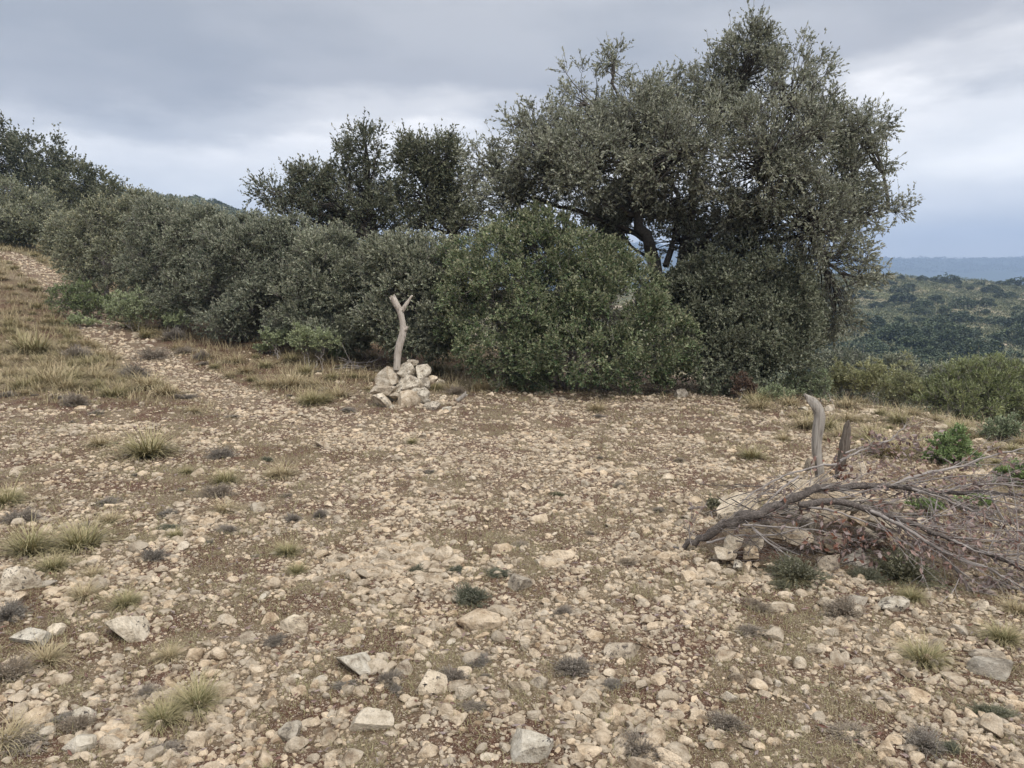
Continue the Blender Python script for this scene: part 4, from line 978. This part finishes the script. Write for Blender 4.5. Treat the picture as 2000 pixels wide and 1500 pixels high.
# ------------------------------------------------------------------ the brush pile: rock mound, two posts and the fallen branch
MO = [
 (1664,918,44,38,'tan',0,'tan block at the foot of the short broken post'),(1584,908,26,24,'grey',0,'rock behind the foot of the curved post'),
 (1564,944,52,16,'tan',.05,'pale flat stone left on top of the mound'),(1652,950,64,18,'tan',-.05,'pale flat slab right on top of the mound'),(1700,944,44,18,'tan',0,'small flat slab at the right shoulder of the mound'),
 (1676,970,74,16,'tan',0,'thin slab under the upper limb of the branch'),(1632,1008,48,28,'tan',0,'cream block in the middle of the mound'),(1648,990,54,30,'grey',0,'dark grey block between the two limbs of the branch'),
 (1580,1024,50,40,'grey',0,'brown-grey block left in the mound'),(1670,1018,44,26,'tan',0,'thin tan block right of the cream one'),(1716,1026,64,40,'grey',.2,'large dark grey block at the right of the mound'),
 (1694,1048,56,28,'grey',.55,'tilted grey slab with a clean face in the mound'),(1558,1054,50,38,'tan',0,'ochre stained block in the lower left of the mound'),(1596,1062,22,30,'grey',0,'narrow grey stone wedged beside the ochre block'),
 (1472,1060,34,34,'tan',0,'tan rock under the trunk of the branch'),(1436,1062,40,28,'tan',0,'brownish rock under the thick end of the branch'),(1416,1082,46,24,'tan',.25,'flat tan rock at the left foot of the mound'),
 (1466,1082,32,28,'tan',0,'cube-like tan rock at the left foot of the mound'),(1624,1106,66,60,'grey',0,'big grey pyramid-shaped rock at the front of the mound'),(1668,1094,62,46,'grey',0,'dark brown rock behind the pyramid-shaped one'),
 (1756,1052,46,34,'tan',0,'ochre rock at the right foot of the mound'),(1441,1104,24,20,'white',0,'small white stone in front of the cube-like rock, left one'),(1460,1108,24,22,'tan',0,'small tan stone in front of the cube-like rock, right one'),
 (1502,1108,38,20,'tan',0,'low cream stone left of the thyme bush by the mound'),(1638,1148,40,30,'grey',0,'lichened grey rock in front of the pyramid-shaped one'),(1676,1138,46,28,'grey',0,'rounded grey rock in front of the dark brown one'),
 (1610,970,60,36,'tan',0,'inner tan rock just under the crossing of the limbs'),(1540,1000,50,32,'grey',0,'inner grey rock behind the trunk of the branch'),(1520,1040,40,34,'tan',0,'tan rock under the middle of the trunk'),(1740,1000,50,34,'grey',0,'grey rock behind the right limb of the branch'),
 (1630,1058,46,36,'grey',0,'dark rock in the heart of the mound'),(1438,995,96,34,'white',-.48,'long lichened pale rock lying along the thick end of the branch'),(1690,985,60,30,'tan',0,'tan rock between the limbs on the right'),(1600,940,50,30,'grey',0,'rock holding the curved post')]
for (px, py, w, h, mt, tl, lab) in MO:
    d = 4.12+(1150-py)/220*.78; sc = d/F; p = P(px, py, d-.02)
    rock_at(p, (w*sc*1.05, (w*.5+h*.7)*sc, h*sc*1.12), lab, 'rocks of the mound', mt, (random.uniform(-.2, .2), tl+random.uniform(-.05, .05), random.uniform(-.3, .3)))
d = 4.95
stick('curved_post', [([(1603,950,d),(1599,905,d),(1594,870,d),(1598,835,d),(1602,812,d),(1596,796,d),(1584,783,d),(1571,771,d)], [9.5,9,9.5,11,9.5,9.5,7.5,2.5])],
      'grey curved driftwood-like post standing in the rock mound', 'post', M_WOODGREY, seed=8, sides=18, rough=.2)
stick('broken_post', [([(1640,935,d+.05),(1645,895,d+.05),(1650,865,d+.05),(1654,840,d+.05),(1657,822,d+.05)], [9,8.5,8.5,7,2.5])],
      'short dark splintered post right of the curved one', 'post', M_WOODDARK, seed=9, rough=.25)
stick('wood_stub', [([(1658,1196,4.05),(1680,1196,4.05),(1703,1203,4.05)], [4,5,3.5])], 'short grey stick lying in front of the brush pile', 'wood', M_WOODGREY, seed=12)
stick('wood_stub', [([(1020,1018,5.2),(1040,1013,5.2),(1062,1016,5.2)], [4,5,3])], 'flat dark grey piece of wood lying in the middle of the clearing', 'wood', M_WOODDARK, seed=13)
stick('wood_stub', [([(1490,1346,3.05),(1500,1335,3.05),(1508,1325,3.05)], [4,5,4])], 'little grey wood chip in the right foreground gravel', 'wood', M_WOODGREY, seed=14)
def fallen_branch():
    root = empty('fallen_branch', G(1310, 1084), 'fallen dead branch with dark bark and withered leaves lying across the rock mound', 'branch')
    off = np.array(root.location); r = np.random.default_rng(77)
    def line(pts, r1, r2, K=20, sides=8, prof=None):
        p = np.array([P(*q) for q in pts]); s = np.concatenate([[0], np.cumsum(np.linalg.norm(np.diff(p, axis=0), axis=1))]); s /= s[-1]
        tt = np.linspace(0, 1, K); q = np.stack([np.interp(tt, s, p[:, k]) for k in range(3)], -1)
        for _ in range(2): q[1:-1] = (q[:-2]+2*q[1:-1]+q[2:])/4
        q[1:-1] += r.normal(size=(K-2, 3))*min(.011, r1*.3)
        rr = (np.linspace(r1, r2, K) if prof is None else np.interp(np.linspace(0, 1, K), np.linspace(0, 1, len(prof)), prof))*(1+.11*r.normal(size=K)); return q, rr, tubes(q[None], rr[None], sides)
    thick = [line([(1305,1082,4.62),(1350,1062,4.55),(1400,1032,4.5),(1460,1008,4.45),(1520,990,4.42),(1560,968,4.42),(1600,950,4.42)], .036, .025, 26, 10, (.010, .017, .024, .030, .031, .028, .025, .022)),
             line([(1590,955,4.42),(1640,953,4.45),(1690,942,4.48),(1740,950,4.5),(1800,958,4.52),(1870,962,4.55),(1940,960,4.55),(2060,975,4.55)], .021, .008),
             line([(1560,985,4.38),(1610,982,4.36),(1640,976,4.34),(1670,985,4.3),(1700,998,4.26),(1760,1015,4.2),(1850,1050,4.1),(1940,1085,4.0),(2060,1140,3.95)], .022, .008)]
    sub = [line([(1740,950,4.5),(1800,925,4.55),(1860,915,4.6),(1950,885,4.65),(2040,870,4.7)], .010, .004),
           line([(1700,998,4.26),(1760,1025,4.15),(1850,1085,4.0),(1930,1110,3.95),(2040,1170,3.9)], .011, .004),
           line([(1750,1012,4.2),(1780,1050,4.1),(1850,1090,4.0),(1880,1130,3.95),(1890,1160,3.95)], .006, .002),
           line([(1780,955,4.5),(1850,975,4.45),(1920,1010,4.4),(2020,1030,4.4)], .008, .004),
           line([(1840,960,4.5),(1900,945,4.5),(1960,945,4.5),(2050,960,4.5)], .008, .004),
           line([(1850,1050,4.1),(1900,1075,4.0),(1950,1085,4.0),(2050,1080,4.0)], .007, .003),
           line([(1640,900,4.75),(1680,880,4.85),(1740,860,4.95),(1770,830,5.0)], .007, .003),
           line([(1640,905,4.75),(1600,910,4.7),(1540,925,4.65),(1480,955,4.6),(1440,990,4.55)], .008, .003),
           line([(1650,885,4.8),(1690,870,4.9),(1760,855,5.0),(1800,860,5.1)], .006, .002),
           line([(1560,930,4.6),(1520,960,4.55),(1480,1000,4.5),(1455,1025,4.5)], .007, .003),
           line([(1470,1030,4.4),(1500,1060,4.3),(1560,1100,4.2),(1605,1148,4.1)], .006, .002),
           line([(1450,1025,4.4),(1530,1030,4.35),(1600,1035,4.3),(1680,1060,4.2)], .006, .003),
           line([(1380,1060,4.5),(1440,1045,4.45),(1520,1045,4.35),(1590,1020,4.3)], .007, .003),
           line([(1350,1065,4.5),(1345,1035,4.5),(1352,1005,4.5),(1350,990,4.5)], .004, .0015),
           line([(1560,985,4.38),(1640,1000,4.3),(1740,1040,4.2),(1800,1110,4.05)], .008, .003)]
    lo = []
    for nm, tk in zip(('stem', 'limb', 'limb'), thick):
        v, q = tk[2]; lo.append(link(nm, mesh_np(nm, v-off, q, M_DEADBARK, True), root))
    for tk, k in zip(sub, (1, 2, 2, 1, 1, 2, 1, 1, 1, 1, 0, 0, 0, 0, 2)):
        v, q = tk[2]; link('side_branch', mesh_np('side_branch', v-off, q, M_TWIG, True), lo[k])
    # side twigs, two generations
    tw = []; tips = []
    def spawn(q, n, lo, hi, l0, l1, rad, gen):
        K = len(q)
        for _ in range(n):
            k = r.integers(int(lo*(K-1)), int(hi*(K-1))); tg = norm(q[min(k+1, K-1)]-q[max(k-1, 0)])
            dr_ = norm(tg*1.0+r.normal(size=3)*np.array([.45, .45, .35])+np.array([.15, 0, -.03])); Ln = r.uniform(l0, l1)
            p = bez(q[k][None], (q[k]+dr_*Ln)[None], .12, 7, r)[0]
            p[:, 2] = np.maximum(p[:, 2], H(p[:, 0], p[:, 1])+.01)
            tw.append((p, rad)); tips.append(p)
            if gen: spawn(p, 3, .3, 1, l0*.4, l1*.5, rad*.55, gen-1)
    for q_, rr, _ in thick[1:]: spawn(q_, 20, .1, 1, .2, .6, .0035, 1)
    for q_, rr, _ in sub[:6]: spawn(q_, 9, .2, 1, .15, .5, .0028, 1)
    for q_, rr, _ in sub[6:10]: spawn(q_, 7, .15, 1, .08, .25, .002, 1)
    for q_, rr, _ in sub[10:]: spawn(q_, 5, .15, 1, .08, .25, .002, 1)
    spawn(thick[0][0], 34, .25, 1, .12, .45, .003, 1)
    for _ in range(26):
        a = thick[r.integers(1, 3)][0]; k = r.integers(5, 17); e2 = np.array(P(r.uniform(1820, 2090), r.uniform(905, 1175), r.uniform(3.95, 4.6))); e2[2] = max(e2[2], Hs(e2[0], e2[1])+.02)
        p = bez(a[k][None], e2[None], .09, 7, r)[0]; tw.append((p, r.uniform(.003, .006))); tips.append(p); spawn(p, 5, .3, 1, .1, .35, .002, 0)
    Pt = np.array([t[0] for t in tw]); Rd = np.array([t[1] for t in tw])[:, None]*np.linspace(1, .35, 7)[None]
    v, q = tubes(Pt, Rd, 4); link('twigs', mesh_np('twigs', v-off, q, M_TWIG, True), root)
    n = 150; c0 = np.array([P(r.uniform(1420, 1780), r.uniform(955, 1085), 4.5) for _ in range(n)]); c0[:, 1] += r.normal(0, .12, n)
    yy = 4.12+(1150-proj(c0[:, 0], c0[:, 1], c0[:, 2])[1])/220*.78-.16; c0[:, 1] = yy; c0[:, 2] = np.maximum(c0[:, 2], H(c0[:, 0], c0[:, 1])+.03)
    dd = norm(np.stack([np.abs(r.normal(size=n))+.3, r.normal(size=n)*.5, r.normal(size=n)*.45], -1))*r.uniform(.1, .38, n)[:, None]
    v, q = tubes(bez(c0-dd/2, c0+dd/2, .16, 6, r), np.linspace(1, .4, 6)[None]*r.uniform(.0015, .004, n)[:, None], 4)
    link('brushwood', mesh_np('brushwood', v-off, q, M_DEADBARK, True), root)
    # withered leaves, clustered
    idx = [i for i in range(len(Pt)) if (Pt[i, -1, 0] > 2.15 and r.uniform() < .33) or r.uniform() < .1]
    B = []; D_ = []
    for i in idx:
        n = r.integers(3, 9)
        for _ in range(n):
            k = r.integers(2, 7); B.append(Pt[i, k]+r.normal(size=3)*.006); D_.append(norm(Pt[i, 6]-Pt[i, 3]+r.normal(size=3)*.12+np.array([0, 0, -.06])))
    # two thick bunches beside the posts and hanging in the mound
    for (cx, cy, cd, rx, rz, n) in ((1640, 915, 4.8, .05, .07, 90), (1760, 880, 4.95, .17, .07, 190), (1640, 1040, 4.2, .1, .07, 110), (1680, 1080, 4.1, .09, .05, 60), (1830, 940, 4.6, .2, .05, 90), (1790, 1045, 4.2, .2, .07, 160), (1900, 1040, 4.2, .22, .08, 170), (1860, 1090, 4.0, .14, .05, 70)):
        c = np.array(P(cx, cy, cd))
        for _ in range(n): B.append(c+r.normal(size=3)*np.array([rx, rx*.5, rz])); D_.append(norm(r.normal(size=3)+np.array([.2, 0, -.5])))
    B = np.array(B); D_ = np.array(D_); n = len(B); B[:, 2] = np.maximum(B[:, 2], H(B[:, 0], B[:, 1])+.01)
    L = r.uniform(.025, .05, n); v, q = leaves(B, D_, L, L*.5, r)
    tn = np.clip(np.where(B[:, 0] < 2.15, r.beta(2, 4, n), r.beta(4, 2, n)), 0, 1)
    link('withered_leaves', mesh_np('withered_leaves', v-off, q, M_DEADLEAF, False, {'tone': np.repeat(tn, 4), 'tip': np.zeros(4*n)}), root)
fallen_branch()
# dead, leafless brown shrub piece at the dark bush and small dry shrub behind the posts
def litter():
    r = np.random.default_rng(91); n = 22000
    y = np.sqrt(r.uniform(2.2**2, 13**2, n)); x = y*r.uniform(-.72, .72, n); z = H(x, y)+r.uniform(.002, .02, n)
    Dd = norm(np.stack([r.normal(size=n), r.normal(size=n), r.normal(size=n)*.15], -1)); L = r.uniform(.01, .045, n)
    v, q = leaves(np.stack([x, y, z], -1), Dd, L, np.clip(L*r.uniform(.05, .5, n), .002, .012), r)
    o = link('leaf_litter', mesh_np('leaf_litter', v, q, M_DEADLEAF, False, {'tone': np.repeat(r.beta(2, 2, n), 4), 'tip': np.zeros(4*n)}))
    meta(o, 'scattered brown bits of dead leaves and twigs on the ground', 'litter', kind='stuff')
litter()
# ------------------------------------------------------------------ the hillside across the valley
def far_shrub(seed, m, n=46, leaf=.34):
    lb = [((0, 0, .9), (1.1, 1.0, .85)), ((.6, .2, .7), (.8, .8, .65)), ((-.6, -.1, .75), (.8, .8, .7))]
    r = np.random.default_rng(seed); Vv, Q = [], []
    cs = np.array([l[0] for l in lb]); rs = np.array([l[1] for l in lb]); N_ = n*22
    li = r.integers(0, 3, N_); cl = rvec(n, r)[r.integers(0, n, N_)]; dr = norm(cl+rvec(N_, r)*.28); B = cs[li]+dr*rs[li]*r.uniform(.72, 1.05, N_)[:, None]
    B[:, 2] = np.abs(B[:, 2]); D_ = norm(dr+rvec(N_, r)*.8); v, q = leaves(B, D_, leaf*r.uniform(.5, 1, N_), leaf*.6*np.ones(N_), r)
    tone = np.clip(r.beta(2, 2.4, N_)+.18*dr[:, 2], 0, 1)
    return mesh_np('far_shrub_shape', v, q, m, False, {'tone': np.repeat(tone, 4), 'tip': np.zeros(4*N_)})
FS = [far_shrub(600+k, M_FAR) for k in range(4)]
def hillside():
    r = random.Random(17); spots = []
    # shrubs that stand out on the crest: px, py, width px
    crest = [(1760, 541, 20), (1845, 550, 44), (1912, 560, 28), (1985, 572, 40), (1866, 548, 22), (1735, 538, 10)]
    for px, py, w in crest:
        d = 262; p = P(px, py, d); spots.append((p.x, d, w*d/F/3.1, px, py))
    t = 0
    while len(spots) < 270 and t < 9000:
        t += 1; px = r.uniform(1580, 2030); py = 548+r.random()**.9*190
        g = G(px, py, 330)
        if g is None or g.y < 55 or g.y > 300: continue
        w = r.uniform(1.1, 2.8)*(1.3 if r.random() < .2 else .8)
        if any(abs(px-a[3]) < 8 and abs(py-a[4]) < 5 for a in spots): continue
        if float(sn(np.array(g.x), np.array(g.y), 30, 44)) < -.55: continue
        spots.append((g.x, g.y, w*.62, px, py))
    spots.sort(key=lambda s: s[4]); rows = {}
    for i, (x, y, s, px, py) in enumerate(spots):
        o = link('hillside_shrub', FS[i % 4]); o.location = (x, y, Hs(x, y)-.1*s); o.scale = (s*r.uniform(.9, 1.3), s*r.uniform(.9, 1.2), s*r.uniform(.7, 1.0)); o.rotation_euler = (0, 0, r.uniform(0, 6.28))
        meta(o, 'x', 'shrub', 'dark shrubs on the hillside across the valley'); rows.setdefault(int((py-530)//12), []).append((px, o))
    for k, (row, L) in enumerate(sorted(rows.items())):
        L.sort(key=lambda q: q[0])
        for i, (_, o) in enumerate(L): o['label'] = f'dark shrub on the far hillside, {ordw(i+1)} from the left in the {ordw(k+1)} row down'
    # low scrub between them, uncountable
    rr = np.random.default_rng(18); n = 15000; y = np.sqrt(rr.uniform(45**2, 300**2, n)); x = y*rr.uniform(.32, .80, n)
    m2 = 4500; y2 = rr.uniform(200, 320, m2); x2 = y2*rr.uniform(-.75, -.25, m2)
    m3 = 2500; y3 = np.sqrt(rr.uniform(16**2, 60**2, m3)); x3 = y3*rr.uniform(.35, .8, m3)
    x = np.concatenate([x, x2, x3]); y = np.concatenate([y, y2, y3]); n = len(x)
    sz = rr.uniform(.35, 1.1, n); sz[15000:15000+m2] *= 2.2; sz[-m3:] *= .28
    K = 16; ci = np.repeat(np.arange(n), K); dr = rvec(n*K, rr); dr[:, 2] = np.abs(dr[:, 2])
    B = np.stack([x, y, H(x, y)], -1)[ci]+dr*(sz[ci]*rr.uniform(.6, 1, n*K))[:, None]*np.array([1.2, 1.2, .75])
    D_ = norm(dr+rvec(n*K, rr)*.9); L = sz[ci]*.55*rr.uniform(.5, 1, n*K); v, q = leaves(B, D_, L, L*.6, rr)
    ct = rr.uniform(-.35, .35, n)
    o = link('hillside_scrub', mesh_np('hillside_scrub', v, q, M_FARPALE, False, {'tone': np.repeat(np.clip(rr.beta(2, 2, n*K)+ct[ci], 0, 1), 4), 'tip': np.zeros(4*n*K)}))
    meta(o, 'low dull green scrub covering the slopes and the hillside across the valley', 'scrub', kind='stuff')
    # woodland on the distant ranges and on the ridge at the left
    n = 9000; az = rr.uniform(-.6, .62, n); y = rr.uniform(2200, 2750, n); x = y*az*1.15; K = 8; ci = np.repeat(np.arange(n), K); dr = rvec(n*K, rr); dr[:, 2] = np.abs(dr[:, 2])
    sz = rr.uniform(4, 9, n); B = np.stack([x, y, H(x, y)], -1)[ci]+dr*sz[ci][:, None]*.6; v, q = leaves(B, norm(dr+rvec(n*K, rr)*.6), sz[ci]*.9, sz[ci]*.6, rr)
    o = link('distant_woodland', mesh_np('distant_woodland', v, q, M_FAR, False, {'tone': np.repeat(rr.beta(2, 2, n*K), 4), 'tip': np.zeros(4*n*K)}))
    meta(o, 'far-off woodland covering the blue mountain on the horizon', 'woodland', kind='stuff')
    # trees on the left ridge
    L = []
    for i in range(46):
        px = 372+i*2.9+r.uniform(-1.5, 1.5); d = r.uniform(285, 305); p = P(px, 400, d); s = r.uniform(1.2, 2.4)
        o = link('ridge_tree', FS[i % 4]); o.location = (p.x, d, Hs(p.x, d)-.3); o.scale = (s, s, s*.9)
        meta(o, f'small dark tree on the blue ridge at the left, {ordw(i+1)} from the left', 'tree', 'trees on the left ridge')
hillside()
# ------------------------------------------------------------------ air between here and the mountains
def haze():
    bm = bmesh.new(); bmesh.ops.create_cube(bm, size=1); me = bpy.data.meshes.new('haze'); bm.to_mesh(me); bm.free()
    o = link('haze', me); o.location = (0, 0, 72); o.scale = (6200, 6200, 352)
    m = bpy.data.materials.new('haze_air'); m.use_nodes = True; t = m.node_tree; t.nodes.clear()
    out = N(t, 'ShaderNodeOutputMaterial'); pv = N(t, 'ShaderNodeVolumePrincipled'); pv.inputs['Color'].default_value = (.50, .68, 1.0, 1); pv.inputs['Density'].default_value = .00055; pv.inputs['Anisotropy'].default_value = 0
    t.links.new(pv.outputs[0], out.inputs['Volume']); me.materials.append(m)
    meta(o, kind='stuff', label='thin blue haze filling the valley air', cat='haze')
haze()
